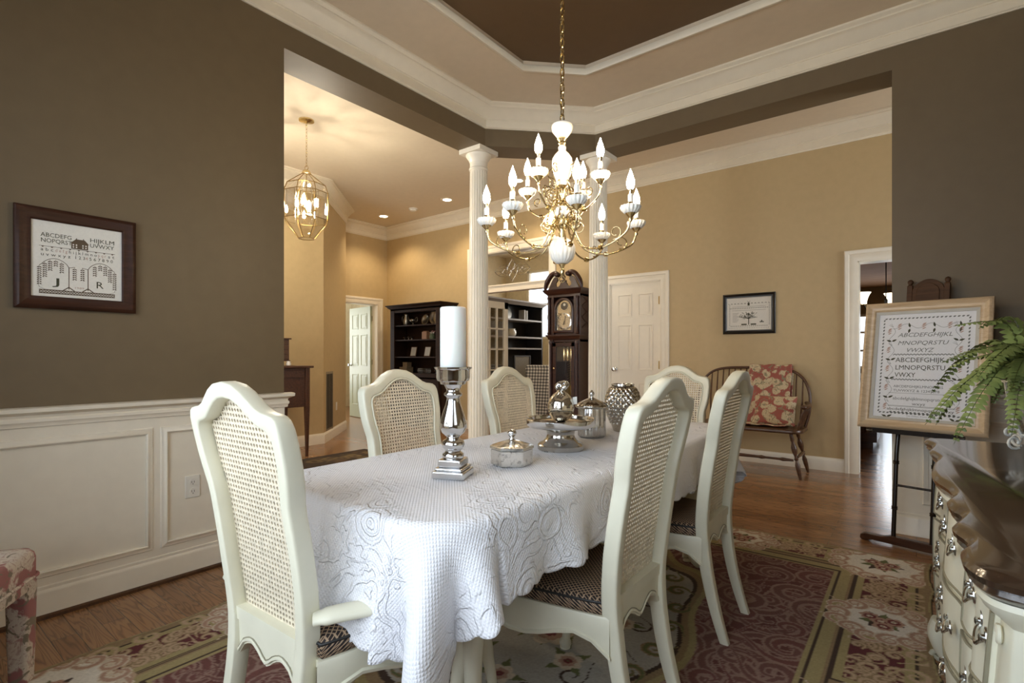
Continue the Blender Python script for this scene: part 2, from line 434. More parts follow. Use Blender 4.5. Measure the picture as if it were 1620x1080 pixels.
# dining walls (taupe), the header over the openings
struct('wall_left', MB().box(-3.27, -.5, 0, XL, 1.62, 3.6), 'taupe', 0)
struct('wall_right', MB().box(-.126, YR, 0, .75, 4.44, 3.6), 'taupe', 0)
struct('wall_header', MB().prism([(XL, 1.62), (XL, 3.47), (-2.30, YR), (-.126, YR), (-.126, 4.44), (-2.41, 4.44), (-3.27, 3.58), (-3.27, 1.62)], 3.0, 3.6), 'taupe', 0)
m = MB().box(.57, -.5, 0, .75, -.15, 3.6).box(.57, .75, 0, .75, YR, 3.6).box(.57, -.15, 0, .75, .75, .95).box(.57, -.15, 2.5, .75, .75, 3.6)
struct('wall_east', m, 'taupe', 0)
m = MB().box(-3.27, -.5, 0, -2.4, YS, 3.6).box(.10, -.5, 0, .57, YS, 3.6).box(-2.4, -.5, 0, .10, YS, .55).box(-2.4, -.5, 2.5, .10, YS, 3.6)
struct('wall_south', m, 'taupe', 0)
# dining ceiling: beige soffit ring round a shallow brown tray
outer = [(.57, YS), (.57, YS), (.57, YR), (.57, YR), (-2.30, YR), (XL, 3.47), (XL, YS), (XL, YS)]
inner = [(-.41, .30), (-.06, .65), (-.06, 3.186), (-.41, 3.536), (-2.03, 3.536), (-2.38, 3.186), (-2.38, .65), (-2.03, .30)]
m = MB(); m.v = [(x, y, 3.345) for x, y in outer] + [(x, y, 3.345) for x, y in inner] + [(x, y, 3.41) for x, y in inner] + [(x, y, 3.41) for x, y in outer]
for i in range(8):
    j = (i + 1) % 8
    m.f += [(i, j, 8 + j, 8 + i), (8 + i, 8 + j, 16 + j, 16 + i)]
struct('ceiling_soffit', m, 'soffit', 0)
struct('ceiling_tray', MB().box(-3.0, -.33, 3.405, .56, 4.17, 3.425), 'traybrown', 0)
struct('trim_1', MB().sweep([(x, y, 3.345) for x, y in inner], [(-.022, -.001), (-.022, -.012), (-.012, -.02), (.006, -.02), (.012, -.01), (.012, .025), (-.022, .025)], closed=True, pclosed=True), 'crown', 50)
struct('ceiling_hall', MB().box(-10.6, -1.6, HC, 2.6, 6.0, HC + .05), 'hallceil', 0)
crown = [(0, 3.15), (.010, 3.15), (.010, 3.156), (.018, 3.162), (.018, 3.222), (.026, 3.226), (.026, 3.234), (.038, 3.244), (.052, 3.262), (.070, 3.286), (.088, 3.302), (.098, 3.306), (.098, 3.316), (.110, 3.324), (.118, 3.332), (.118, 3.344), (0, 3.344)]
path = [(.57, YS, 0), (.57, YR, 0), (-2.30, YR, 0), (XL, 3.47, 0), (XL, YS, 0)]
struct('trim_2', MB().sweep(path, crown, closed=True, pclosed=True), 'crown', 40)
# hall and foyer shell (tan)
yh = 6.0
m = MB().box(-7.70, yh, 0, -5.45, 6.15, 3.6).box(-4.02, yh, 0, -3.09, 6.15, 3.6).box(-2.42, yh, 0, -.448, 6.15, 3.6).box(.46, yh, 0, 2.4, 6.15, 3.6)
m.box(-5.45, yh, 2.70, -4.02, 6.15, 3.6).box(-3.09, yh, 2.05, -2.42, 6.15, 3.6).box(-.448, yh, 2.055, .46, 6.15, 3.6)
struct('wall_hall', m, 'tan', 0)
m = MB().prism([(-6.1, -1.15), (-6.1, 3.82), (-7.05, 4.80), (-7.70, 4.80), (-7.70, 4.65), (-7.1, 4.65), (-6.25, 3.76), (-6.25, -1.15)], 0, 3.6)
struct('wall_foyer', m, 'tan', 0)
m = MB().box(-7.70, 4.80, 0, -7.55, 4.95, 3.6).box(-7.70, 5.79, 0, -7.55, 6.0, 3.6).box(-7.70, 4.95, 2.05, -7.55, 5.79, 3.6)
struct('wall_study_side', m, 'tan', 0)
struct('wall_hall_end', MB().box(2.25, 4.44, 0, 2.4, 4.6, 3.6).box(2.25, 5.8, 0, 2.4, 6.0, 3.6).box(2.25, 4.6, 0, 2.4, 5.8, 1.0).box(2.25, 4.6, 2.4, 2.4, 5.8, 3.6).box(.75, 4.30, 0, 2.4, 4.44, 3.6), 'tan', 0)
m = MB().box(-6.1, -1.15, 0, -5.6, -1.0, 3.6).box(-3.6, -1.15, 0, -3.27, -1.0, 3.6).box(-5.6, -1.15, 2.5, -3.6, -1.0, 3.6).box(-5.6, -1.15, 0, -3.6, -1.0, .35).box(-3.27, -1.15, 0, -3.12, -.5, 3.6)
struct('wall_front', m, 'tan', 0)
hc = [(0, 3.22), (.010, 3.22), (.012, 3.232), (.020, 3.236), (.020, 3.300), (.028, 3.304), (.028, 3.314), (.045, 3.330), (.070, 3.362), (.095, 3.388), (.108, 3.394), (.108, 3.404), (.125, 3.414), (.125, 3.429), (0, 3.429)]
hp = [(-6.1, -1, 0), (-6.1, 3.82, 0), (-7.05, 4.80, 0), (-7.55, 4.80, 0), (-7.55, 6.0, 0), (2.25, 6.0, 0)][::-1]
struct('trim_3', MB().sweep(hp, hc, pclosed=True), 'crown', 40)
bb = [(0, 0), (.016, 0), (.016, .10), (.012, .115), (.008, .12), (.006, .13), (0, .13)]
def bbx(name, pts, big=1.0, mat='trim'): struct(name, MB().sweep(pts, [(a, b * big) for a, b in bb], pclosed=True), mat, 40)
bbx('baseboard_hall', [(-.556, 6, 0), (-2.31, 6, 0)]); bbx('baseboard_hall_left', [(-3.2, 6, 0), (-3.9, 6, 0)])
bbx('baseboard_hall_corner', [(-5.56, 6, 0), (-7.55, 6, 0), (-7.55, 5.90, 0)])
bbx('baseboard_foyer', [(-7.05, 4.80, 0), (-6.1, 3.82, 0), (-6.1, -1, 0)], 1.05)
# door casings
cas = [(0, 0), (0, .012), (.014, .016), (.05, .018), (.066, .014), (.072, .022), (.100, .024), (.108, .018), (.108, 0)]
def casing(name, x0, x1, h, y=6.0):
    pts = [(x0, y, 0), (x0, y, h), (x1, y, h), (x1, y, 0)]
    mb = MB().sweep(pts, cas, N=(0, -1, 0), pclosed=True)
    mb.box(x0 - .001, y - .002, 0, x0 + .012, y + .15, h).box(x1 - .012, y - .002, 0, x1 + .001, y + .15, h).box(x0, y - .002, h - .012, x1, y + .15, h + .001)
    struct(name, mb, 'trim', 40)
casing('trim_4', -.448, .46, 2.055); casing('trim_5', -3.09, -2.42, 2.05); casing('trim_6', -5.45, -4.02, 2.70)
mb = MB().sweep([(-7.55, 4.95, 0), (-7.55, 4.95, 2.05), (-7.55, 5.79, 2.05), (-7.55, 5.79, 0)], cas, N=(1, 0, 0), pclosed=True)
mb.box(-7.70, 4.94, 0, -7.548, 4.955, 2.05).box(-7.70, 5.785, 0, -7.548, 5.80, 2.05).box(-7.70, 4.95, 2.04, -7.548, 5.79, 2.055)
struct('trim_7', mb, 'trim', 40)
struct('trim_8', MB().box(-5.45, 5.99, 2.10, -4.02, 6.12, 2.20).box(-5.46, 5.975, 2.185, -4.01, 6.02, 2.205), 'trim', 0, .004)   # bar under the transom

# wainscot
def wains(name, frame, L, panels, end=True):
    """frame(s, n, z): along the wall, out of the wall, up"""
    mb = MB(); mb.add([frame(*p) for p in MB().box(0, 0, 0, L, .010, .86).v], MB().box(0, 0, 0, 1, 1, 1).f)
    struct(name, mb, 'trim', 0)
def wall_strip(name, P, prof, mat='trim'): struct(name, MB().sweep(P, prof, pclosed=True), mat, 40)
cap = [(0, .83), (.018, .835), (.020, .850), (.026, .856), (.026, .868), (.018, .874), (.022, .886), (.042, .896), (.052, .900), (.054, .916), (.048, .920), (0, .920)]
wb = [(0, 0), (.030, 0), (.028, .012), (.024, .018), (.024, .108), (.020, .118), (.014, .122), (.014, .134), (.010, .138), (0, .138)]
struct('wall_left_wainscot', MB().box(XL, YS, 0, XL + .008, 1.62, .86), 'trim', 0)
struct('wall_right_wainscot', MB().box(-.126, YR - .008, 0, XE, YR, .86), 'trim', 0)
wall_strip('trim_9', [(XL - .02, 1.625, 0), (XL, 1.62, 0), (XL, YS, 0)], cap)
wall_strip('trim_10', [(XE, YR, 0), (-.126, YR, 0), (-.130, YR + .02, 0)], cap)
wall_strip('baseboard_left', [(XL, 1.62, 0), (XL, YS, 0)], wb); wall_strip('baseboard_right', [(XE, YR, 0), (-.126, YR, 0)], wb)
struct('trim_19', MB().sweep([(XL + .024, 1.62, 0), (XL + .024, YS, 0)], [(0, 0), (.016, 0), (.014, .012), (.006, .018), (0, .018)], pclosed=True), 'bench', 40)
pm = [(0, 0), (0, .012), (.006, .016), (.014, .012), (.020, .007), (.028, .006), (.032, 0)]
def pframe(name, pts, N): struct(name, MB().sweep(pts, pm, N=N, closed=True, pclosed=True), 'trim', 40)
xw = XL + .008
def lp(n, y0, y1, z0=.205, z1=.752): pframe(n, [(xw, y0, z0), (xw, y0, z1), (xw, y1, z1), (xw, y1, z0)], (1, 0, 0))
lp('trim_11', -.15, .905); lp('trim_12', 1.0, 1.525)
yw = YR - .008
pframe('trim_13', [(.03, yw, .205), (.03, yw, .752), (.50, yw, .752), (.50, yw, .205)][::-1], (0, -1, 0))

# windows behind the camera and in rooms beyond; three unseen ones added for light
def window(name, c, W, H, axis, nx, ny, mat='trim', sill=True, gl=True):
    """c: centre of the opening, axis 'x' when the wall runs along x"""
    fr = (lambda a, b, z: (c[0] + a, c[1] + b, c[2] + z)) if axis == 'x' else (lambda a, b, z: (c[0] + b, c[1] + a, c[2] + z))
    def bx(a0, b0, z0, a1, b1, z1):
        q = MB().box(a0, b0, z0, a1, b1, z1); return [fr(*p) for p in q.v], q.f
    o = MB(); t = .05
    for a in (bx(-W / 2, -.05, -H / 2, -W / 2 + t, .05, H / 2), bx(W / 2 - t, -.05, -H / 2, W / 2, .05, H / 2), bx(-W / 2, -.05, -H / 2, W / 2, .05, -H / 2 + t), bx(-W / 2, -.05, H / 2 - t, W / 2, .05, H / 2)): o.add(*a)
    w = struct(name, o, mat, 0)
    g = MB()
    for i in range(1, nx): x = -W / 2 + W * i / nx; g.add(*bx(x - .02, -.025, -H / 2, x + .02, .025, H / 2))
    for i in range(1, ny): z = -H / 2 + H * i / ny; g.add(*bx(-W / 2, -.022, z - .02, W / 2, .022, z + .02))
    g.build('window_bars', mat, w, 0)
    if gl:
        p = MB().add(*bx(-W / 2, -.003, -H / 2, W / 2, .003, H / 2)); p.build('window_pane', 'glassc', w, 0)
window('window_1', (-1.15, -.42, 1.525), 2.5, 1.95, 'x', 5, 3)
window('window_added_hall', (2.325, 5.2, 1.7), 1.2, 1.4, 'y', 2, 3)  # unseen opening added at the hall end to let fill light in
window('window_added_side', (.66, .30, 1.725), .9, 1.55, 'y', 2, 3)  # unseen opening added in the east wall for a weak side fill
window('window_added_foyer', (-4.6, -1.075, 1.425), 2.0, 2.15, 'x', 4, 4)  # unseen opening added where a front door would be, to light the foyer
window('window_4', (-5.9, 10.27, 2.38), 3.2, 1.65, 'x', 4, 2)
window('window_5', (-1.2, 12.07, 1.42), 1.0, 1.05, 'x', 3, 3)
window('window_6', (-10.27, 5.0, 1.27), 1.6, 1.9, 'y', 2, 3)
window('window_7', (-.05, 12.07, 1.03), 1.0, 2.0, 'x', 1, 1)
# rooms beyond
m = MB().box(-8.3, 10.2, 0, -7.5, 10.35, 3.6).box(-4.3, 10.2, 0, -1.9, 10.35, 3.6).box(-7.5, 10.2, 0, -4.3, 10.35, 1.555).box(-7.5, 10.2, 3.205, -4.3, 10.35, 3.6)
m.box(-8.3, 6.15, 0, -8.15, 10.2, 3.6).box(-2.2, 6.15, 0, -2.0, 10.2, 3.6)
struct('wall_living', m, 'livwall', 0)
struct('ceiling_living', MB().box(-8.3, 6.15, 3.6, -2.0, 10.35, 3.65), 'hallceil', 0)
m = MB().box(-2.0, 12.0, 0, -1.7, 12.15, 2.6).box(-1.7, 12.0, 0, -.70, 12.15, .895).box(-1.7, 12.0, 1.945, -.70, 12.15, 2.6).box(-.70, 12.0, 0, -.55, 12.15, 2.6).box(.45, 12.0, 0, 2.6, 12.15, 2.6).box(-.55, 12.0, 2.03, .45, 12.15, 2.6)
m.box(-2.0, 6.15, 0, -1.9, 12.0, 2.6).box(2.5, 6.15, 0, 2.6, 12.0, 2.6)
struct('wall_kitchen', m, 'kitchenwall', 0)
struct('ceiling_kitchen', MB().box(-2.0, 6.15, 2.45, 2.6, 12.15, 2.5), 'knotty', 0)
m = MB().box(-10.35, 3.3, 0, -10.2, 4.2, 2.7).box(-10.35, 5.8, 0, -10.2, 7.2, 2.7).box(-10.35, 4.2, 0, -10.2, 5.8, .32).box(-10.35, 4.2, 2.22, -10.2, 5.8, 2.7).box(-10.2, 3.3, 0, -7.7, 3.4, 2.7).box(-10.2, 7.1, 0, -7.7, 7.2, 2.7).box(-7.8, 3.3, 0, -7.7, 4.65, 2.7).box(-7.8, 6.0, 0, -7.7, 7.2, 2.7)
struct('wall_study', m, 'livwall', 0)

# panelled doors
def panel_door(mb, w, h, t=.038):
    mb.box(0, -t / 2, 0, w, t / 2, h)
    s = w * .14; mid = w * .13; pw = (w - 2 * s - mid) / 2
    for x in (s, s + pw + mid):
        for z0, z1 in ((.22, .80), (.95, 1.52), (1.62, 1.90)):
            for sy in (-1, 1):
                y = sy * t / 2
                P = [(x, y, z0), (x, y, z1), (x + pw, y, z1), (x + pw, y, z0)]
                if sy > 0: P = P[::-1]
                mb.sweep(P, [(-.001, 0), (.0, .006), (-.012, .007), (-.02, -.001)], N=(0, sy, 0), closed=True, pclosed=True)
                a = .045
                mb.prism([(x + a, z0 + a), (x + pw - a, z0 + a), (x + pw - a, z1 - a), (x + a, z1 - a)], 0, sy * .005, lambda p, q, c, y=y: (p, y + c, q))
def door(name, mat, loc, rz, w, h, knob_x, hinge_x):
    mb = MB(); panel_door(mb, w, h); o = struct(name, mb, mat, 30); o.location = loc; o.rotation_euler = (0, 0, rz)
    for sy in (-1, 1):
        R = Matrix.Rotation(sy * PI / 2, 3, 'X')
        MB().lathe([(.026, .019), (.026, .023), (.010, .028), (.009, .045), (.022, .055), (.027, .066), (.022, .076), (.008, .080)], (knob_x, 0, .96), 20, R=R).build('door_knob', 'chrome', o)
    for z in (.25, 1.02, 1.80):
        MB().box(hinge_x - .012, -.026, z - .045, hinge_x + .012, -.019, z + .045).cyl((hinge_x, -.026, z - .05), (hinge_x, -.026, z + .05), .006).build('hinge', 'dbrass', o)
    return o
door('door_1', 'trim', (-3.078, 6.03, .012), 0, .646, 2.03, .055, .64)
door('door_2', 'doorgreen', (-7.70, 5.765, .012), PI - .14, .78, 2.02, .72, .0)
# glazed door swung open into the living room
o = MB()
w, h = .74, 2.03
o.box(0, -.02, 0, .09, .02, h).box(w - .09, -.02, 0, w, .02, h).box(0, -.02, 0, w, .02, .22).box(0, -.02, h - .11, w, .02, h)
for i in (1, 2): x = .09 + (w - .18) * i / 3; o.box(x - .011, -.016, .22, x + .011, .016, h - .11)
for i in range(1, 5): z = .22 + (h - .33) * i / 5; o.box(.09, -.016, z - .011, w - .09, .016, z + .011)
d = struct('door_3', o, 'trim', 0); d.location = (-5.49, 6.16, .012); d.rotation_euler = (0, 0, PI / 2)
MB().box(.09, -.003, .22, w - .09, .003, h - .11).build('door_pane', 'glassc', d, 0)
# transom glazing with its bevelled motif
o = struct('window_8', MB().box(-5.45, 6.055, 2.20, -4.02, 6.061, 2.70), 'glassc', 0)
mb = MB(); cx, cz = -4.72, 2.415
def came(pts, r=.004): mb.tube([(cx + a, 6.05, cz + b) for a, b in pts], r, 6)
for sx in (-1, 1):
    for sz in (-1, 1):
        came([(sx * (.02 + .31 * t), sz * (.085 * math.sin(PI * t) ** .8 if 0 < t < 1 else 0)) for t in [i / 16 for i in range(17)]])
        came([(sx * (.33 * t), sz * (.055 * math.sin(2 * PI * t))) for t in [i / 20 for i in range(21)]])
        came([(sx * .10 * (1 - t), sz * .165 * t ** .7) for t in [i / 10 for i in range(11)]])
        came([(sx * (.09 + .15 * t), sz * .045 * math.sin(PI * t)) for t in [i / 10 for i in range(11)]])
        came([(sx * .05 * math.sin(PI * t), sz * (.02 + .13 * t)) for t in [i / 10 for i in range(11)]])
came([(-.33, 0), (.33, 0)], .003); mb.build('leaded_motif', 'silver', o)

# fluted columns at the chamfered corner
fl = lambda t, i: 1 - .10 * max(0, math.cos(20 * t)) ** .6 if 6 <= i <= 9 else 1
def column(x, y, rz, label):
    t = thing('fluted_column', label, 'column', (x, y, 0), rz, 'round columns at the corner of the dining room')
    MB().box(-.135, -.135, 0, .135, .135, .05).lathe([(.13, .05), (.135, .065), (.13, .085), (.112, .095), (.112, .105), (.118, .115), (.112, .13), (.10, .14)], n=40).build('column_base', 'trim', t)
    MB().lathe([(.10, .14), (.096, .16), (.094, .18), (.0935, .19), (.0935, .20), (.0930, .205), (.0935, .23), (.0925, 1.0), (.086, 2.0), (.079, 2.78), (.078, 2.80), (.078, 2.815)], n=160, fl=fl).build('column_shaft', 'trim', t, 25)
    MB().lathe([(.078, 2.815), (.086, 2.82), (.088, 2.828), (.084, 2.836), (.079, 2.84), (.079, 2.885), (.083, 2.892), (.088, 2.90), (.090, 2.91), (.105, 2.93), (.114, 2.945), (.116, 2.955), (.110, 2.958)], n=48).box(-.125, -.125, 2.958, .125, .125, 2.999).build('column_capital', 'trim', t)
column(-3.135, 3.525, 0, 'white fluted column beside the foyer, behind the ivory candle')
column(-2.335, 4.30, 0, 'white fluted column between the grandfather clock and the white six panel door')

# fittings
def outlet(name, loc, rz, label, switch=False):
    t = thing(name, label, 'outlet', loc, rz, None)
    MB().box(-.036, -.006, -.058, .036, 0, .058).build('cover_plate', 'plate', t, 30, .003)
    s = MB()
    if not switch:
        for z in (-.024, .024):
            MB().prism([(.015 * math.cos(a) * 1.1, .017 * math.sin(a)) for a in [i * PI / 8 for i in range(16)]], -.0085, -.005, lambda p, q, c, z=z: (p, c, q + z)).build('receptacle', 'plate', t)
            for x in (-.006, .006): MB().box(x - .001, -.009, z - .004, x + .001, -.0084, z + .006).build('slot', 'slot', t, 0)
            MB().box(-.002, -.009, z - .012, .002, -.0084, z - .008).build('slot', 'slot', t, 0)
    else:
        MB().box(-.005, -.016, -.004, .005, -.005, .010).build('toggle', 'plate', t)
y = 1.275
outlet('wall_outlet', (XL + .008, 1.115, .455), PI / 2, 'white duplex outlet on the white wainscot left of the armchair')
outlet('wall_outlet', (-6.1 - .685 * .70, 3.82 + .729 * .70, .42), math.atan2(.729, -.685) + PI, 'small white plate low on the tan foyer wall beside the vent')
# return air vent on the angled foyer wall
t = thing('return_vent', 'tall grey louvred vent on the angled tan foyer wall', 'vent', (-6.1 - .685 * .31, 3.82 + .729 * .31, .53), math.atan2(.729, -.685) + PI)
MB().sweep([(-.19, 0, -.40), (-.19, 0, .40), (.19, 0, .40), (.19, 0, -.40)], [(0, 0), (0, .010), (-.03, .012), (-.034, 0)], N=(0, -1, 0), closed=True, pclosed=True).build('vent_frame', 'vent', t)
mb = MB()
for i in range(46): z = -.365 + i * .0162; mb.cbox((0, -.004, z), (.31, .010, .0035), Matrix.Rotation(.7, 3, 'X'))
mb.box(-.005, -.008, -.38, .005, 0, .38); mb.build('louvres', 'vent', t, 0)
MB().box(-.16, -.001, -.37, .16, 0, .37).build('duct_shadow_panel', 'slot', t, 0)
# downlights and smoke detector
for (x, y), lb in zip([(-6.88, 5.40), (-5.42, 5.40), (-4.1, 5.38)], ['lit recessed ceiling light farthest left, above the hutch', 'lit recessed ceiling light just left of the nearer fluted column', 'lit recessed ceiling light seen behind the chandelier']):
    t = thing('recessed_light', lb, 'ceiling light', (x, y, HC), 0, 'recessed lights in the hall ceiling')
    MB().lathe([(.062, -.001), (.062, -.006), (.090, -.006), (.094, -.003), (.094, 0)], n=32, cap=False).build('trim_ring', 'trim', t)
    MB().lathe([(.0, -.004), (.061, -.004)], n=32, cap=False).build('lamp_face', 'candown', t)
    l = bpy.data.lights.new('downlight', 'SPOT'); l.energy = 34; l.color = (1, .80, .55); l.spot_size = 2.2; l.spot_blend = .6; l.shadow_soft_size = .05
    lo = bpy.data.objects.new('downlight', l); COL.objects.link(lo); lo.parent = t; lo.location = (0, 0, -.03)
t = thing('smoke_detector', 'round white smoke detector on the foyer ceiling between two recessed lights', 'smoke detector', (-6.17, 5.41, HC))
MB().lathe([(.070, 0), (.070, -.012), (.060, -.018)], n=28).build('detector_base', 'plate', t)
MB().lathe([(.058, -.018), (.056, -.030), (.040, -.040), (.0, -.042)], n=28, cap=False).build('detector_cap', 'plate', t)
# ------------------------------------------------------------------ dining rug (painted as wool colours on the pile)
class Paint:
    def __init__(s, W, L, res, base):
        s.nx = int(round(W / res)) + 1; s.ny = int(round(L / res)) + 1; s.W = W; s.L = L
        s.x = np.linspace(-W / 2, W / 2, s.nx); s.y = np.linspace(-L / 2, L / 2, s.ny)
        s.X, s.Y = np.meshgrid(s.x, s.y, indexing='ij')
        s.c = np.empty((s.nx, s.ny, 3)); s.c[:] = base[:3]
    def fill(s, mask, col, a=1.0):
        s.c[mask] = s.c[mask] * (1 - a) + np.array(col[:3]) * a
    def stroke(s, pts, w, col, a=1.0, inner=None):
        pts = np.array(pts); w = np.full(len(pts), w) if not hasattr(w, '__len__') else np.array(w)
        mw = w.max()
        i0, i1 = np.searchsorted(s.x, [pts[:, 0].min() - mw, pts[:, 0].max() + mw]); j0, j1 = np.searchsorted(s.y, [pts[:, 1].min() - mw, pts[:, 1].max() + mw])
        if i1 <= i0 or j1 <= j0: return
        X = s.X[i0:i1, j0:j1]; Y = s.Y[i0:i1, j0:j1]; best = np.full(X.shape, 9.0)
        for k in range(len(pts) - 1):
            ax, ay = pts[k]; bx, by = pts[k + 1]; dx, dy = bx - ax, by - ay; L2 = dx * dx + dy * dy + 1e-12
            t = np.clip(((X - ax) * dx + (Y - ay) * dy) / L2, 0, 1); ww = w[k] + (w[k + 1] - w[k]) * t
            best = np.minimum(best, np.hypot(X - ax - t * dx, Y - ay - t * dy) / np.maximum(ww, 1e-5))
        sub = s.c[i0:i1, j0:j1]; mk = best < 1
        sub[mk] = sub[mk] * (1 - a) + np.array(col[:3]) * a
        if inner is not None:
            mk = best < .55; sub[mk] = sub[mk] * (1 - a) + np.array(inner[:3]) * a
    def scroll(s, cx, cy, r, ang, hand, w, col, inner=None, turns=1.2, a=1.0, tail=1.2):
        pts = []; ws = []
        for k in range(26):
            t = k / 25; th = ang + hand * turns * 2 * PI * t; rr = r * (1 - .8 * t)
            pts.append((cx + rr * math.cos(th), cy + rr * math.sin(th))); ws.append(w * (.35 + .9 * math.sin(PI * min(1, t * 1.15 + .05)) ** .8 if t < .82 else .5))
        tx, ty = -hand * math.sin(ang), hand * math.cos(ang)
        pre = [(cx + r * math.cos(ang) - tx * r * tail * q + math.cos(ang) * r * .35 * q * q, cy + r * math.sin(ang) - ty * r * tail * q + math.sin(ang) * r * .35 * q * q) for q in (1, .75, .5, .25)]
        s.stroke(pre + pts, [w * .15, w * .25, w * .3, w * .35] + ws, col, a, inner)
        return pre[0]
    def flower(s, cx, cy, r, cols):
        n = 6; a0 = random.random() * 6
        for ring, col in zip((1.0, .62, .3), cols):
            for k in range(n):
                th = a0 + ring + 2 * PI * k / n
                x, y = cx + r * ring * .62 * math.cos(th), cy + r * ring * .62 * math.sin(th)
                s.fill((s.X - x) ** 2 + (s.Y - y) ** 2 < (r * ring * .42) ** 2, col)
    def leaf(s, cx, cy, L, ang, w, col):
        s.stroke([(cx + L * q * math.cos(ang), cy + L * q * math.sin(ang)) for q in (0, .3, .6, 1)], [w * .3, w, w * .8, .001], col)
    def build(s, name, zt, mask=None, noise=.06, mat='rug'):
        rng = np.random.default_rng(3)
        s.c *= 1 + rng.normal(0, noise, s.c.shape[:2])[..., None]
        keep = np.ones((s.nx, s.ny), bool) if mask is None else mask
        Z = np.full((s.nx, s.ny), zt)
        er = keep.copy(); er[1:] &= keep[:-1]; er[:-1] &= keep[1:]; er[:, 1:] &= keep[:, :-1]; er[:, :-1] &= keep[:, 1:]
        er[0] = er[-1] = False; er[:, 0] = er[:, -1] = False
        Z[~er] = .001
        co = np.stack([s.X, s.Y, Z], -1).reshape(-1, 3)
        idx = np.arange(s.nx * s.ny).reshape(s.nx, s.ny)
        q = np.stack([idx[:-1, :-1], idx[1:, :-1], idx[1:, 1:], idx[:-1, 1:]], -1)
        kk = keep[:-1, :-1] & keep[1:, :-1] & keep[1:, 1:] & keep[:-1, 1:]
        q = q[kk]; used = np.unique(q); remap = np.full(len(co), -1); remap[used] = np.arange(len(used)); q = remap[q]
        me = bpy.data.meshes.new(name); nf = len(q)
        me.vertices.add(len(used)); me.vertices.foreach_set('co', co[used].astype(np.float32).ravel())
        me.loops.add(nf * 4); me.loops.foreach_set('vertex_index', q.astype(np.int32).ravel())
        me.polygons.add(nf); me.polygons.foreach_set('loop_start', np.arange(0, nf * 4, 4, dtype=np.int32)); me.polygons.foreach_set('use_smooth', np.ones(nf, bool))
        me.update(calc_edges=True)
        at = me.color_attributes.new('Col', 'FLOAT_COLOR', 'POINT')
        cc = np.concatenate([np.clip(s.c, 0, 1).reshape(-1, 3)[used], np.ones((len(used), 1))], 1).astype(np.float32)
        at.data.foreach_set('color', cc.ravel()); me.materials.append(M[mat])
        o = bpy.data.objects.new(name, me); COL.objects.link(o); return o

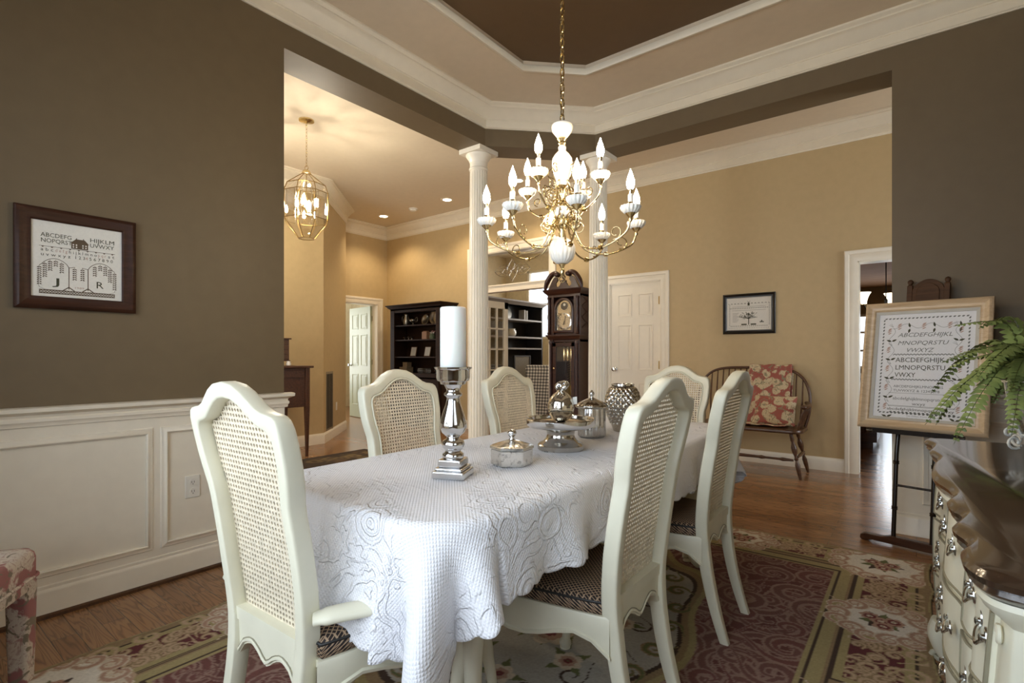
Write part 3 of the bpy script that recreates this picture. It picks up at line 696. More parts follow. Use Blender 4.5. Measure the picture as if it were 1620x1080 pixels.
def dining_rug():
    W_, L_ = 2.60, 3.44
    BUR = srgb(98, 55, 50); ROSE = srgb(146, 118, 106); ROSE2 = srgb(112, 68, 62); TAN = srgb(146, 124, 92); GOLD = srgb(164, 150, 106); BRN = srgb(66, 48, 36)
    CRM = srgb(206, 192, 170); CRM2 = srgb(186, 160, 132); GREY = srgb(172, 168, 158); PINK = srgb(176, 142, 122); RED = srgb(116, 52, 52); GRN = srgb(104, 108, 68); WHT = srgb(224, 218, 206); MAR = srgb(96, 40, 44)
    P = Paint(W_, L_, .0058, BUR); X, Y = P.X, P.Y; rnd = random.Random(11)
    bx, by = .42, .46
    ix, iy = W_ / 2 - bx, L_ / 2 - by
    # field of acanthus scrolls, mirrored
    for pas in range(2):
        for k in range(96):
            x = rnd.uniform(0, ix + .02); y = rnd.uniform(-iy, iy); r = rnd.uniform(.06, .13); a = rnd.uniform(0, 6.28); hd = rnd.choice((-1, 1))
            for sx in (-1, 1):
                P.scroll(sx * x, y, r, a if sx > 0 else PI - a, hd * sx, r * .24, ROSE, ROSE2 if k % 2 else srgb(112, 74, 66), tail=1.8)
    # centre medallion
    e = (X / .43) ** 2 + (Y / .84) ** 2; wob = 1 + .06 * np.cos(8 * np.arctan2(Y / .84, X / .43))
    for k, col in ((1.22, GOLD), (1.16, TAN), (1.10, BRN), (1.06, GREY)): P.fill(e < (k * wob) ** 2, col)
    for k in range(26):
        a = 2 * PI * k / 26; P.scroll(.42 * math.cos(a), .82 * math.sin(a), .05, a, 1 if k % 2 else -1, .013, TAN, GRN, tail=1.3)
    for k in range(16):
        a = 2 * PI * (k + .5) / 16; P.scroll(.31 * math.cos(a), .62 * math.sin(a), .055, a + 1, 1 if k % 2 else -1, .004, BRN, tail=2)
    for k in range(8):
        a = 2 * PI * k / 8 + .2
        for q in range(4): P.leaf(.24 * math.cos(a), .5 * math.sin(a), .1, a + q * 1.6, .02, GRN)
        P.flower(.24 * math.cos(a), .5 * math.sin(a), .055, (CRM, PINK, RED))
    for k in range(14): P.leaf(0, 0, .26, k * .45, .035, GRN)
    for dx, dy in ((0, 0), (.12, .05), (-.11, .08), (.04, -.15), (-.07, -.12), (.02, .2)): P.flower(dx, dy, .09, (CRM, PINK, RED))
    # border
    DX = W_ / 2 - np.abs(X); DY = L_ / 2 - np.abs(Y); D = np.minimum(DX * (1 + 0 * X), DY * .93)
    P.fill(D < .42, GOLD); P.fill(D < .405, BRN); P.fill(D < .392, GOLD); P.fill(D < .345, TAN); P.fill(D < .335, BRN); P.fill(D < .325, TAN)
    # border panels: burgundy cartouches between medallions
    def panel(cx, cy, hx, hy):
        u = np.abs(X - cx) / hx; v = np.abs(Y - cy) / hy
        dd = np.maximum(u, v)
        P.fill(dd < 1, BRN); P.fill(np.maximum(np.abs(X - cx) / (hx - .008), np.abs(Y - cy) / (hy - .008)) < 1, GOLD)
        mk = np.maximum(np.abs(X - cx) / (hx - .04), np.abs(Y - cy) / (hy - .04)) < 1
        P.fill(mk, MAR); keep = P.c.copy()
        for k in range(24):
            P.scroll(cx + rnd.uniform(-1, 1) * (hx - .05), cy + rnd.uniform(-1, 1) * (hy - .05), rnd.uniform(.025, .045), rnd.uniform(0, 6), rnd.choice((-1, 1)), .010, TAN, CRM2, tail=1.2)
        P.c[~mk] = keep[~mk]
    def medal(cx, cy, rx, ry):
        th = np.arctan2((Y - cy) / ry, (X - cx) / rx); rr = np.hypot((X - cx) / rx, (Y - cy) / ry); wb = 1 + .08 * np.cos(6 * th) + .05 * np.cos(10 * th + 1)
        P.fill(rr < 1.20 * wb, CRM2); P.fill(rr < 1.14 * wb, PINK); P.fill(rr < 1.10 * wb, CRM); P.fill(rr < .96 * wb, CRM2); P.fill(rr < .93 * wb, WHT)
        for k in range(14):
            a = 2 * PI * k / 14; P.scroll(cx + rx * 1.05 * math.cos(a), cy + ry * 1.05 * math.sin(a), .055, a + 1.5, 1 if k % 2 else -1, .013, CRM, PINK, tail=1.4)
        for k in range(9): P.leaf(cx, cy, min(rx, ry) * .55, k * .7, .022, GRN if k % 3 else BRN)
        for dx, dy in ((0, 0), (.045, .02), (-.04, .03), (.01, -.045)): P.flower(cx + dx, cy + dy, .038, (PINK, RED, CRM))
    c = .20
    ys = [(-.86, .27), (.86, .27)]
    for sx in (-1, 1):
        xx = sx * (W_ / 2 - c)
        for yy in (-1.16, -.42, .42, 1.16): panel(xx, yy, .125, .22)
        for k in range(22):
            yy = -L_ / 2 + (k + .5) * L_ / 22; P.scroll(xx + sx * .12, yy, .05, rnd.uniform(0, 6), rnd.choice((-1, 1)), .014, GOLD, CRM2, tail=1.5)
        for yy in (-.79, 0, .79): medal(xx, yy, .155, .155)
    for sy in (-1, 1):
        yy = sy * (L_ / 2 - c)
        for x in (-.68, .68): panel(x, yy, .17, .12)
        for k in range(16):
            x = -W_ / 2 + (k + .5) * W_ / 16; P.scroll(x, yy + sy * .12, .05, rnd.uniform(0, 6), rnd.choice((-1, 1)), .014, GOLD, CRM2, tail=1.5)
        for x in (-.36, .36): medal(x, yy, .15, .15)
        P.fill(((X) / .2) ** 2 + ((Y - yy) / .11) ** 2 < 1, TAN)
        P.scroll(-.08, yy, .07, 1, 1, .02, CRM2, PINK); P.scroll(.08, yy, .07, 2, -1, .02, CRM2, PINK)
        for sx in (-1, 1): medal(sx * (W_ / 2 - .23), yy, .19, .19)
    E_ = np.minimum(DX, DY)
    sc_ = .018 + .020 * np.abs(np.sin(PI * (np.where(DX < DY, Y, X)) / .43)) ** .6 - .018
    P.fill(E_ < sc_ + .030, TAN); P.fill(E_ < sc_ + .016, GOLD); P.fill(E_ < sc_ + .007, BRN)
    o = P.build('dining_rug', .009, E_ >= sc_)
    return tag(o, 'large burgundy wool rug with scrolls and floral border under the dining table', 'rug', loc=(-1.22, 1.92, 0))
dining_rug()
def foyer_rug():
    P = Paint(1.5, 3.2, .02, srgb(58, 42, 26)); rnd = random.Random(5)
    for k in range(150):
        P.scroll(rnd.uniform(-.6, .6), rnd.uniform(-1.5, 1.5), rnd.uniform(.05, .12), rnd.uniform(0, 6), rnd.choice((-1, 1)), .02, rnd.choice([srgb(104, 86, 52), srgb(86, 64, 40), srgb(120, 100, 66)]))
    P.fill((np.abs(P.X) > .68) | (np.abs(P.Y) > 1.53), srgb(50, 38, 26))
    return tag(P.build('foyer_rug', .009), 'dark brown patterned rug on the foyer floor left of the table', 'rug', loc=(-4.58, 2.3, 0))
foyer_rug()

# ------------------------------------------------------------------ dining table and cloth
AX, AY, TZ = -1.22, 1.905, .750
TW, TL, TR = .80, 2.20, .16
def rrect(w, l, r, n=10):
    P = []
    for cx, cy, a0 in ((w / 2 - r, l / 2 - r, 0), (-w / 2 + r, l / 2 - r, PI / 2), (-w / 2 + r, -l / 2 + r, PI), (w / 2 - r, -l / 2 + r, 1.5 * PI)):
        for k in range(n + 1): a = a0 + PI / 2 * k / n; P.append((cx + r * math.cos(a), cy + r * math.sin(a)))
    return P
t = thing('dining_table', 'long cream dining table hidden under the white cloth', 'table', (AX, AY, .009))
MB().prism(rrect(TW, TL, TR), .713, TZ - .009).build('tabletop', 'cream', t, 30, .006)
MB().sweep([(x, y, 0) for x, y in rrect(TW - .16, TL - .20, .10)], [(0, .64), (.02, .64), (.02, .713), (0, .713)], closed=True, pclosed=True).build('apron', 'cream', t)
legp = [(.0, .722, .036), (.01, .66, .042), (.02, .58, .044), (.012, .45, .034), (.0, .30, .026), (-.002, .15, .021), (.008, .06, .022), (.028, .028, .027), (.034, .012, .022)]
for sx in (-1, 1):
    for sy in (-1, 1):
        pts = spline([(sx * (.27 + a), sy * (.86 + a), z) for a, z, r in legp], 4); rr = [interp(i / (len(pts) - 1) * (len(legp) - 1), [(k, legp[k][2]) for k in range(len(legp))]) for i in range(len(pts))]
        MB().tube(pts, rr, 12).build('leg', 'cream', t)

def tablecloth():
    a, b = .225, .33                                # overhang at the sides and at the ends
    hw, hl, r = TW / 2 + .004, TL / 2 + .004, TR; zt = TZ + .006; rb = .024
    NU, NV = 170, 330
    def hemscallop(s): return .011 * abs(math.sin(PI * s / .075)) ** .7
    vs = []; uvs = []; fs = []
    for i in range(NU + 1):
        for j in range(NV + 1):
            u = -1 + 2 * i / NU; v = -1 + 2 * j / NV
            Wx = hw + a; Ly = hl + b; x = u * Wx; y = v * Ly
            # scalloped edge
            x *= 1 + (hemscallop(y) - .011) / Wx * max(0, (abs(u) - .8) / .2) ** 2 * (1 if abs(u) > .8 else 0)
            y *= 1 + (hemscallop(x) - .011) / Ly * max(0, (abs(v) - .9) / .1) ** 2 * (1 if abs(v) > .9 else 0)
            qx, qy = abs(x), abs(y); sx, sy = (1 if x >= 0 else -1), (1 if y >= 0 else -1)
            cx, cy = hw - r, hl - r
            ex, ey = max(qx - cx, 0), max(qy - cy, 0)
            if ex > 0 and ey > 0:
                d = math.hypot(ex, ey); nx, ny = ex / d, ey / d; s = d - r; bx_, by_ = cx + nx * r, cy + ny * r
                corner = 2 * min(nx, ny) / 1.414
            elif ex > 0: s = ex - r; nx, ny = 1, 0; bx_, by_ = hw, qy; corner = 0
            else: s = ey - r; nx, ny = 0, 1; bx_, by_ = qx, hl; corner = 0
            if qx <= cx and qy <= cy: s = -1
            if s <= 0: px, py, pz = qx, qy, zt
            else:
                arc = rb * PI / 2
                if s < arc: th = s / rb; out = rb * math.sin(th) ; dn = rb * (1 - math.cos(th))
                else: out = rb; dn = rb + (s - arc)
                h = max(0, s - arc)
                per = sx * bx_ * 1.0 + sy * by_ * 1.0
                lng = (sy * by_) if nx > .7 and corner < .3 else (sx * bx_)
                if sx > 0 and sy < 0: flare, am = .10, .030
                else: flare, am = .10, .022
                wav = math.sin(lng * 19 + sx * 1.3 + sy * .7) * .6 + math.sin(lng * 31 + 2 * sx) * .4
                if corner > 0:
                    ang = math.atan2(ny, nx)
                    wav = math.sin(ang * 9 + sx * 1.1 + sy * 2.0); am *= 1 + 1.2 * corner
                out += h * flare + wav * am * min(1, h / .22) ** 1.3 * (1 + h) + .16 * h * corner
                dn -= .10 * h * (flare + corner * .2)
                px, py, pz = bx_ + nx * out, by_ + ny * out, zt - dn
            ripple = .0012 * math.sin(x * 21 + y * 7) + .001 * math.sin(y * 17 - x * 9)
            vs.append((px * sx, py * sy, pz + (ripple if s <= 0 else 0))); uvs.append((x, y))
    for i in range(NU):
        for j in range(NV):
            k = i * (NV + 1) + j; fs.append((k, k + NV + 1, k + NV + 2, k + 1))
    mb = MB(); mb.v = vs; mb.f = fs
    o = mb.build('tablecloth', 'cloth', None, 180)
    me = o.data; uv = me.uv_layers.new(name='UVMap'); li = np.empty(len(me.loops), np.int32); me.loops.foreach_get('vertex_index', li)
    uv.data.foreach_set('uv', np.array(uvs, np.float32)[li].ravel())
    sd = o.modifiers.new('thick', 'SOLIDIFY'); sd.thickness = .003; sd.offset = 1
    tag(o, 'white quilted tablecloth with scalloped hem draped over the dining table', 'tablecloth', loc=(AX, AY, 0))
tablecloth()

# ------------------------------------------------------------------ cane back chairs
def ylean(z):
    if z >= .44: return -.105 * ((z - .44) / .63) ** 1.45
    return -.085 * ((.44 - z) / .44) ** 1.8
OUT = [(0, .180), (.2, .181), (.35, .186), (.42, .192), (.5, .200), (.58, .206), (.68, .207), (.76, .205), (.79, .207), (.815, .214), (.84, .220), (.88, .226), (.94, .228), (.975, .226)]
PAIR = [((interp(z, OUT), z), (interp(z, OUT) - wd, z)) for z, wd in ((.44, .040), (.50, .038), (.58, .036), (.66, .036), (.72, .036), (.76, .036), (.79, .036), (.815, .038), (.84, .038), (.88, .037), (.92, .037))]
PAIR += [((.2275, .945), (.189, .940)), ((.225, .972), (.184, .953)), ((.218, .989), (.172, .962)), ((.205, .998), (.158, .966)), ((.185, 1.002), (.144, .969)), ((.160, 1.005), (.128, .975)), ((.135, 1.014), (.108, .988)), ((.108, 1.032), (.086, 1.003)), ((.080, 1.050), (.062, 1.017)), ((.045, 1.065), (.035, 1.028)), ((0, 1.071), (0, 1.032))]
OUT = [(z, w * .945) for z, w in OUT]; PAIR = [((a[0] * .945, a[1]), (b[0] * .94, b[1])) for a, b in PAIR]
def chair_meshes():
    D = .048; prof = [(0, .34), (.05, .44), (.14, .49), (.24, .5), (.84, .5), (.95, .47), (1.0, .42), (1.0, -.42), (.95, -.47), (.84, -.5), (.24, -.5), (.14, -.49), (.05, -.44), (0, -.34)]
    R = {}
    sm = []
    for (o0, i0), (o1, i1) in zip(PAIR, PAIR[1:]):
        for k in range(2): t = k / 2; sm.append((tuple(p + (q - p) * t for p, q in zip(o0, o1)), tuple(p + (q - p) * t for p, q in zip(i0, i1))))
    sm.append(PAIR[-1])
    full = [((-o[0], o[1]), (-i[0], i[1])) for o, i in sm] + [(o, i) for o, i in sm[::-1][1:]]
    mb = MB(); rs = []
    for o, i in full:
        rs.append([(o[0] + (i[0] - o[0]) * a, ylean(o[1] + (i[1] - o[1]) * a) + b * D, o[1] + (i[1] - o[1]) * a) for a, b in prof])
    mb.rings(rs); R['back_frame'] = mb.mesh('back_frame', 'cream', 50)
    # bead round the cane, front side
    R['bead'] = MB().tube([(i[0] * 1.0 - math.copysign(.003, i[0]) * (abs(i[0]) > .01), ylean(i[1]) + .023, i[1] - (.003 if i[1] > .93 else 0)) for o, i in full if i[1] > .455], .0042, 8).mesh('bead', 'cream', 60)
    mb = MB().box(-.156, -.016, .425, .156, .018, .458); R['lower_rail'] = mb.mesh('lower_rail', 'cream')
    # cane panel: woven sheet with rows of holes
    inn = [i for o, i in sm]
    def halfw(z):
        best = 0
        for (x0, z0), (x1, z1) in zip(inn, inn[1:]):
            if min(z0, z1) <= z <= max(z0, z1) and abs(z1 - z0) > 1e-9: best = max(best, x0 + (x1 - x0) * (z - z0) / (z1 - z0))
        return best
    P = .0140; mb = MB(); nx = 14; cells = []
    for iz in range(int((1.03 - .452) / P) + 1):
        z = .452 + iz * P; hw = halfw(min(max(z, .46), 1.02))
        for ix in range(-nx, nx + 1):
            if abs(ix * P) < hw + .002: cells.append((ix * P, z))
    hh = P / 2; ro = P * .36
    for x, z in cells:
        c8 = [(-hh, -hh), (0, -hh), (hh, -hh), (hh, 0), (hh, hh), (0, hh), (-hh, hh), (-hh, 0)]
        i8 = [(ro * .92 * math.cos(a), ro * .92 * math.sin(a)) for a in [(-135 + 45 * k) * PI / 180 for k in range(8)]]
        f = lambda a, b, dy: (x + a, ylean(z + b) + .014 + dy, z + b)
        o = len(mb.v)
        mb.v += [f(a, b, 0) for a, b in c8] + [f(a, b, .0012) for a, b in i8] + [f(a, b, -.0022) for a, b in i8] + [f(a, b, -.0022) for a, b in c8]
        for k in range(8):
            k2 = (k + 1) % 8; mb.f += [(o + k, o + k2, o + 8 + k2, o + 8 + k), (o + 8 + k, o + 8 + k2, o + 16 + k2, o + 16 + k), (o + 16 + k, o + 16 + k2, o + 24 + k2, o + 24 + k)]
    R['cane'] = mb.mesh('cane_panel', 'cane', 0)
    # rear legs
    for s in (-1, 1):
        rs = []
        for k in range(14):
            z = .44 * (1 - k / 13); wd = .040 - .010 * (k / 13) ** 2; dd = D - .014 * (k / 13) ** 2; o = interp(z, OUT)
            rs.append([(s * (o - wd * a), ylean(z) + b * dd, z) for a, b in prof])
        R['rear%d' % s] = MB().rings(rs).mesh('leg', 'cream', 50)
    # seat rails with shaped lower edge
    pl = []
    for k in range(9): pl.append((-.178 - .070 * (k / 8) ** .8, .0 + .40 * k / 8))
    for k in range(1, 8): a = PI * k / 8; pl.append((-.25 + .5 * (1 - math.cos(a)) / 2, .40 + .035 * math.sin(a)))
    pl += [(-x, y) for x, y in pl[:9]][::-1]
    def low(x, y):
        if y > .385: u = abs(x) / .25; return .335 + .016 * math.cos(u * PI * 2) - .018 * max(0, u - .75) / .25
        u = y / .40; return .325 + .022 * math.sin(u * PI * 2 + .4) - .045 * max(0, .18 - u) / .18 - .012 * max(0, u - .85) / .15
    rs = []
    cx, cy = 0, .2
    for x, y in pl:
        L = math.hypot(x - cx, y - cy); nx_, ny_ = (x - cx) / L, (y - cy) / L; z0 = low(x, y)
        rs.append([(x, y, .405), (x + nx_ * .004, y + ny_ * .004, .398), (x + nx_ * .004, y + ny_ * .004, z0 + .012), (x + nx_ * .010, y + ny_ * .010, z0 + .008), (x + nx_ * .009, y + ny_ * .009, z0), (x - nx_ * .02, y - ny_ * .02, z0), (x - nx_ * .02, y - ny_ * .02, .405)])
    R['rail'] = MB().rings(rs).prism([(x * .93, (y - .2) * .95 + .2) for x, y in pl], .385, .402).mesh('seat_frame', 'cream', 40)
    rs = [[(x + (.006 if x > 0 else -.006), y, low(x, y) + .016), (x + (.009 if x > 0 else -.009), y, low(x, y) + .014), (x + (.006 if x > 0 else -.006), y, low(x, y) + .012)] for x, y in pl[:9]]
    # rear apron below the back
    ap = []
    for k in range(21):
        u = -1 + k / 10; ap.append((u * .158, .366 - .012 * math.cos(u * PI * 2.2) - .040 * max(0, abs(u) - .72) / .28 - .010 * max(0, .2 - abs(u)) / .2))
    ap += [(.158, .43), (-.158, .43)]
    R['apron'] = MB().prism(ap, -.012, .014, lambda a, b, c: (a, c, b)).tube([(x, -.014, z + .010) for x, z in ap[:21]], .0045, 6).mesh('rear_apron', 'cream', 40)
    R['glaze'] = MB().tube([(x, -.015, z + .017) for x, z in ap[:21]], .0014, 4).mesh('glaze_line', 'groove', 40)
    # front cabriole legs
    for s in (-1, 1):
        pts = spline([(s * .222, .385, .395), (s * .236, .398, .34), (s * .243, .406, .28), (s * .232, .396, .19), (s * .222, .386, .10), (s * .226, .392, .045), (s * .236, .402, .018)], 5)
        rr = [interp(i / (len(pts) - 1), [(0, .026), (.18, .030), (.33, .028), (.5, .020), (.68, .015), (.83, .016), (.93, .024), (1, .020)]) for i in range(len(pts))]
        f = MB().tube(pts, rr, 12).lathe([(.014, .0), (.020, .003), (.020, .010), (.014, .016)], (s * .236, .402, 0), 12)
        f.tube([(s * .250, .412, .045 + .014 * math.sin(q)) if 0 else (s * (.246 + .010 * math.cos(q)), .408 + .010 * math.cos(q), .050 + .012 * math.sin(q)) for q in [i * .5 for i in range(11)]], .005, 6)
        R['front%d' % s] = f.mesh('leg', 'cream', 60)
    # cushion
    def ring(k, z): return [(cx + (x - cx) * k, cy + .01 + (y - cy - .0) * k, z) for x, y in pl]
    mb = MB().rings([ring(.96, .402), ring(.985, .408), ring(.995, .418), ring(.995, .432), ring(.975, .443), ring(.93, .450), ring(.7, .457), ring(.35, .461), ring(.05, .462)])
    R['cushion'] = mb.mesh('seat_cushion', 'weave', 60)
    R['welt'] = MB().tube(ring(.99, .440), .004, 6, closed=True).mesh('welt', 'slot', 60)
    return R
CM = chair_meshes()
def chair(name, label, loc, rz, arms=False):
    t = thing(name, label, 'chair', (loc[0], loc[1], .009), rz, 'cream cane back dining chairs')
    def part(n, k, par=t):
        o = bpy.data.objects.new(n, CM[k]); COL.objects.link(o); o.parent = par; return o
    bf = part('back_frame', 'back_frame'); part('bead', 'bead', bf); plabel(part('cane_panel', 'cane'), 'woven cane back panel'); part('lower_rail', 'lower_rail', bf)
    for k in ('rear-1', 'rear1', 'front-1', 'front1'): part('leg', k)
    part('seat_frame', 'rail'); ra = part('rear_apron', 'apron'); part('glaze_line', 'glaze', ra)
    sc = part('seat_cushion', 'cushion'); sc['label'] = 'brown lattice woven seat cushion'; part('welt', 'welt', sc)
    if arms:
        for c in t.children:
            if c.name.startswith(('seat', 'welt')): c.scale = (1.14, 1.05, 1.03)
        for c in [c for c in t.children if c.data in (CM['front-1'], CM['front1'])]: c.scale = (1.14, 1.05, 1)
        for s in (-1, 1):
            pts = spline([(s * .196, -.005, .520), (s * .230, .04, .526), (s * .272, .12, .526), (s * .292, .22, .520), (s * .285, .32, .512)], 5)
            a = MB().tube(pts, [.030 if 2 < i < len(pts) - 3 else .025 for i in range(len(pts))], 12, .55, up=(1, 0, 0)).build('armrest', 'cream', t, 60)
            q = spline([(s * .288, .29, .50), (s * .284, .26, .48), (s * .276, .24, .44), (s * .268, .235, .39)], 5)
            MB().tube(q, .017, 10).build('arm_support', 'cream', a, 60)
    return t
chair('dining_armchair', 'cream cane back armchair nearest the camera at the near end of the table', (-1.30, .665, 0), 0.03, True)
# facing +x on the left side, facing -x on the right side, facing -y at the far end
chair('dining_chair', 'cream cane back chair behind the tall candlestick, first on the far long side', (-1.765, 1.54, 0), -PI / 2)
chair('dining_chair', 'cream cane back chair left of the grandfather clock, second on the far long side', (-1.765, 2.33, 0), -PI / 2)
chair('dining_chair', 'large cream cane back chair seen from behind at right front of the table', (-.672, 1.475, 0), PI / 2)
chair('dining_chair', 'cream cane back chair seen edge on in front of the wooden bench', (-.680, 2.28, 0), PI / 2)
chair('dining_chair', 'cream cane back chair at the far end of the table below the white door', (-1.235, 3.25, 0), PI)
# ------------------------------------------------------------------ things on the table
ZC = TZ + .0095
# tall candlestick: square stepped foot, turned stem, wide pan
t = thing('candlestick', 'tall polished silver candlestick with square foot on the tablecloth', 'candlestick', (-1.155, 1.178, ZC), .42)
MB().box(-.052, -.052, 0, .052, .052, .024).box(-.046, -.046, .024, .046, .046, .034).box(-.038, -.038, .034, .038, .038, .058).build('square_foot', 'silver', t, 30, .006, 3)
MB().lathe([(.030, .056), (.034, .062), (.034, .072), (.026, .078), (.024, .082), (.034, .094), (.037, .104), (.033, .114), (.022, .120), (.020, .126), (.036, .140), (.043, .156), (.042, .172), (.034, .200), (.024, .228), (.020, .246), (.022, .252), (.028, .256), (.029, .262), (.022, .268), (.021, .274), (.026, .284), (.030, .292)], n=40).build('turned_stem', 'silver', t, 60)
MB().lathe([(.030, .290), (.040, .292), (.042, .300), (.050, .303), (.053, .312), (.053, .334), (.056, .340), (.059, .341), (.060, .346), (.054, .346), (.051, .340), (.0, .338)], n=48, cap=False).build('candle_pan', 'silver', t, 40)
t2 = MB().lathe([(.0, .0), (.040, .0), (.0412, .002), (.0412, .190), (.040, .194), (.037, .1955), (.012, .194), (0, .193)], n=48, cap=False).build('pillar_candle', 'wax', None, 50)
tag(t2, 'thick ivory pillar candle standing in the tall silver candlestick', 'candle', loc=(-1.155, 1.178, ZC + .339))
MB().cyl((0, 0, .193), (.001, 0, .203), .0012).build('wick', 'slot', t2)
# hexagonal lidded box
def hexr(r, z, n=6, a0=PI / 6): return [(r * math.cos(a0 + 2 * PI * k / n), r * math.sin(a0 + 2 * PI * k / n), z) for k in range(n)]
t = thing('lidded_box', 'low six sided mercury glass box with knobbed lid on the tablecloth', 'box', (-1.122, 1.437, ZC), .15)
MB().rings([hexr(.068, 0), hexr(.073, .004), hexr(.074, .054), hexr(.070, .056)]).build('box_body', 'mercury', t, 20)
l = MB().rings([hexr(.075, .056), hexr(.078, .059), hexr(.077, .066), hexr(.066, .072), hexr(.030, .083), hexr(.016, .086)]).build('box_lid', 'mercury', t, 20)
MB().lathe([(.012, .085), (.009, .090), (.008, .096), (.013, .102), (.017, .110), (.014, .118), (.006, .123), (0, .124)], n=24, cap=False).build('knob', 'silver', l, 60)
# footed cake stand
t = thing('cake_stand', 'round footed mirrored cake stand on the tablecloth', 'cake stand', (-1.145, 1.79, ZC))
MB().lathe([(.0, 0), (.090, 0), (.094, .004), (.094, .020), (.088, .027), (.072, .034), (.060, .048), (.055, .062), (.058, .078), (.070, .088), (.060, .092)], n=48, cap=False).build('stand_foot', 'lidglass', t, 40)
MB().lathe([(.0, .095), (.126, .093), (.136, .098), (.140, .106), (.141, .124), (.138, .128), (.133, .124), (.131, .114), (.125, .112), (.0, .112)], n=64, cap=False).build('plate', 'silver', t, 40)
# glass gourd with a twisted knot stem
g = thing('glass_gourd', 'small silvered glass gourd with a twisted stem standing on the cake stand', 'ornament', (-1.150, 1.80, ZC + .112))
MB().lathe([(0, 0), (.018, .001), (.036, .010), (.049, .030), (.055, .056), (.053, .078), (.044, .098), (.030, .113), (.018, .122), (.012, .130)], n=40, cap=False).build('gourd_body', 'mercgold', g, 60)
MB().tube(spline([(0, 0, .124), (-.014, .003, .132), (-.022, .006, .144), (-.010, .012, .154), (.004, .004, .146), (.014, -.008, .137), (.024, -.004, .145), (.022, .010, .154), (.008, .012, .158), (-.004, -.004, .152)], 6), .0105, 12).build('knotted_stem', 'silver', g, 60)
tt = MB().prism([(0, 0), (.022, .004), (.022, .034), (.002, .030)], 0, .001, lambda p, q, c: (p, c, q)).build('price_tag', 'mat', g, 0); tt.location = (.042, .02, .070); tt['label'] = 'small cream paper tag'
# fluted lidded jar
fl12 = lambda t, i: 1 + .035 * math.cos(12 * t)
t = thing('apothecary_jar', 'tall fluted silvered glass jar with domed lid between cake stand and quilted vase', 'jar', (-1.205, 2.155, ZC))
MB().lathe([(0, .002), (.058, .002), (.063, .006), (.064, .012), (.062, .06), (.062, .128), (.060, .138)], n=72, fl=fl12, cap=False).build('jar_body', 'jarglass', t, 60)
MB().lathe([(0, .008), (.056, .008), (.057, .046), (.054, .050), (0, .047)], n=48, fl=fl12, cap=False).build('pot_pourri_filling', 'mercury', t, 60)
l = MB().lathe([(.0, .150), (.060, .138), (.072, .138), (.076, .142), (.075, .150), (.066, .158), (.048, .168), (.026, .178), (.012, .184)], n=72, fl=lambda t, i: 1 + .02 * math.cos(12 * t), cap=False).build('jar_lid', 'lidglass', t, 60)
MB().lathe([(.010, .183), (.007, .190), (.010, .196), (.013, .204), (.009, .212), (.004, .218), (0, .222)], n=20, cap=False).build('finial', 'mercury', l, 60)
# quilted vase: diamond bosses pressed out of the wall
t = thing('quilted_vase', 'wide quilted silver glass vase behind the fluted jar', 'vase', (-1.175, 2.42, ZC))
prof = [(.045, 0), (.050, .003), (.060, .03), (.080, .09), (.089, .135), (.088, .165), (.078, .200), (.062, .225), (.055, .232)]
mb = MB(); NR, NT_ = 90, 144; rs = []
for i in range(NR + 1):
    z = .232 * i / NR; r0 = interp(z, [(b, a) for a, b in prof]); ring = []
    for j in range(NT_):
        th = 2 * PI * j / NT_; k = 9; q = z / .232 * 6.5 * PI
        h = abs(math.sin(k * th + q / 1.0) * math.sin(k * th - q / 1.0)) ** .45 if .04 < z < .224 else .3
        rr = r0 + .0085 * (h - .6); ring.append((rr * math.cos(th), rr * math.sin(th), z))
    rs.append(ring)
MB().rings(rs, True, False).build('vase_body', 'lidglass', t, 30)
MB().lathe([(.052, .226), (.050, .234), (.053, .240), (.058, .240), (.058, .232)], n=48, cap=False).build('vase_rim', 'silver', t, 40)
MB().lathe([(.044, .01), (.058, .05), (.078, .12), (.078, .17), (.058, .22), (.050, .236)], n=36, cap=False).build('vase_lining', 'slot', t, 40)

# ------------------------------------------------------------------ chandelier
def arm_pts(z0, zb, R, zc, r0=.022):
    return spline([(r0, 0, z0), (r0 + .012, 0, z0 - .02), (R * .26, 0, zb + .035), (R * .42, 0, zb + .004), (R * .62, 0, zb), (R * .82, 0, zb + .022), (R * .96, 0, (zb + zc) / 2), (R, 0, zc)], 6)
def curl(cx, cz, r, a0, turns, hand=1, n=18):
    return [(cx + r * (1 - .6 * k / n) * math.cos(a0 + hand * turns * 2 * PI * k / n), 0, cz + r * (1 - .6 * k / n) * math.sin(a0 + hand * turns * 2 * PI * k / n)) for k in range(n + 1)]
ch = thing('chandelier', 'brass and white porcelain two tier candle chandelier above the dining table', 'chandelier', (-1.22, 1.92, 0), 0)
mb = MB(); z = 2.175; k = 0
while z < 3.37:
    R = Matrix.Rotation(PI / 2 * (k % 2), 4, 'Z') @ Matrix.Rotation(.08, 4, 'X')
    mb.tube([Matrix.Translation((0, 0, z)) @ R @ Vector((.009 * math.cos(a), 0, .020 * math.sin(a))) for a in [i * PI / 6 for i in range(12)]], .0034, 6, closed=True)
    z += .0335; k += 1
mb.build('chain', 'brass', ch)
MB().lathe([(.0, 3.404), (.062, 3.404), (.060, 3.392), (.040, 3.378), (.012, 3.368)], n=32).build('canopy', 'brass', ch, 50)
MB().tube([(.0075 * math.cos(3 + z * 25) , .0075 * math.sin(3 + z * 25), z) for z in [2.15 + .025 * i for i in range(49)]], .0018, 5).build('lamp_cord', 'brass', ch)
gl8 = lambda t, i: 1 + .05 * abs(math.cos(9 * t)) - .03
MB().lathe([(.008, 2.160), (.012, 2.155), (.040, 2.152), (.046, 2.146), (.047, 2.136), (.042, 2.118), (.026, 2.098), (.018, 2.092)], n=40).build('porcelain_bowl', 'porcelain', ch, 60)
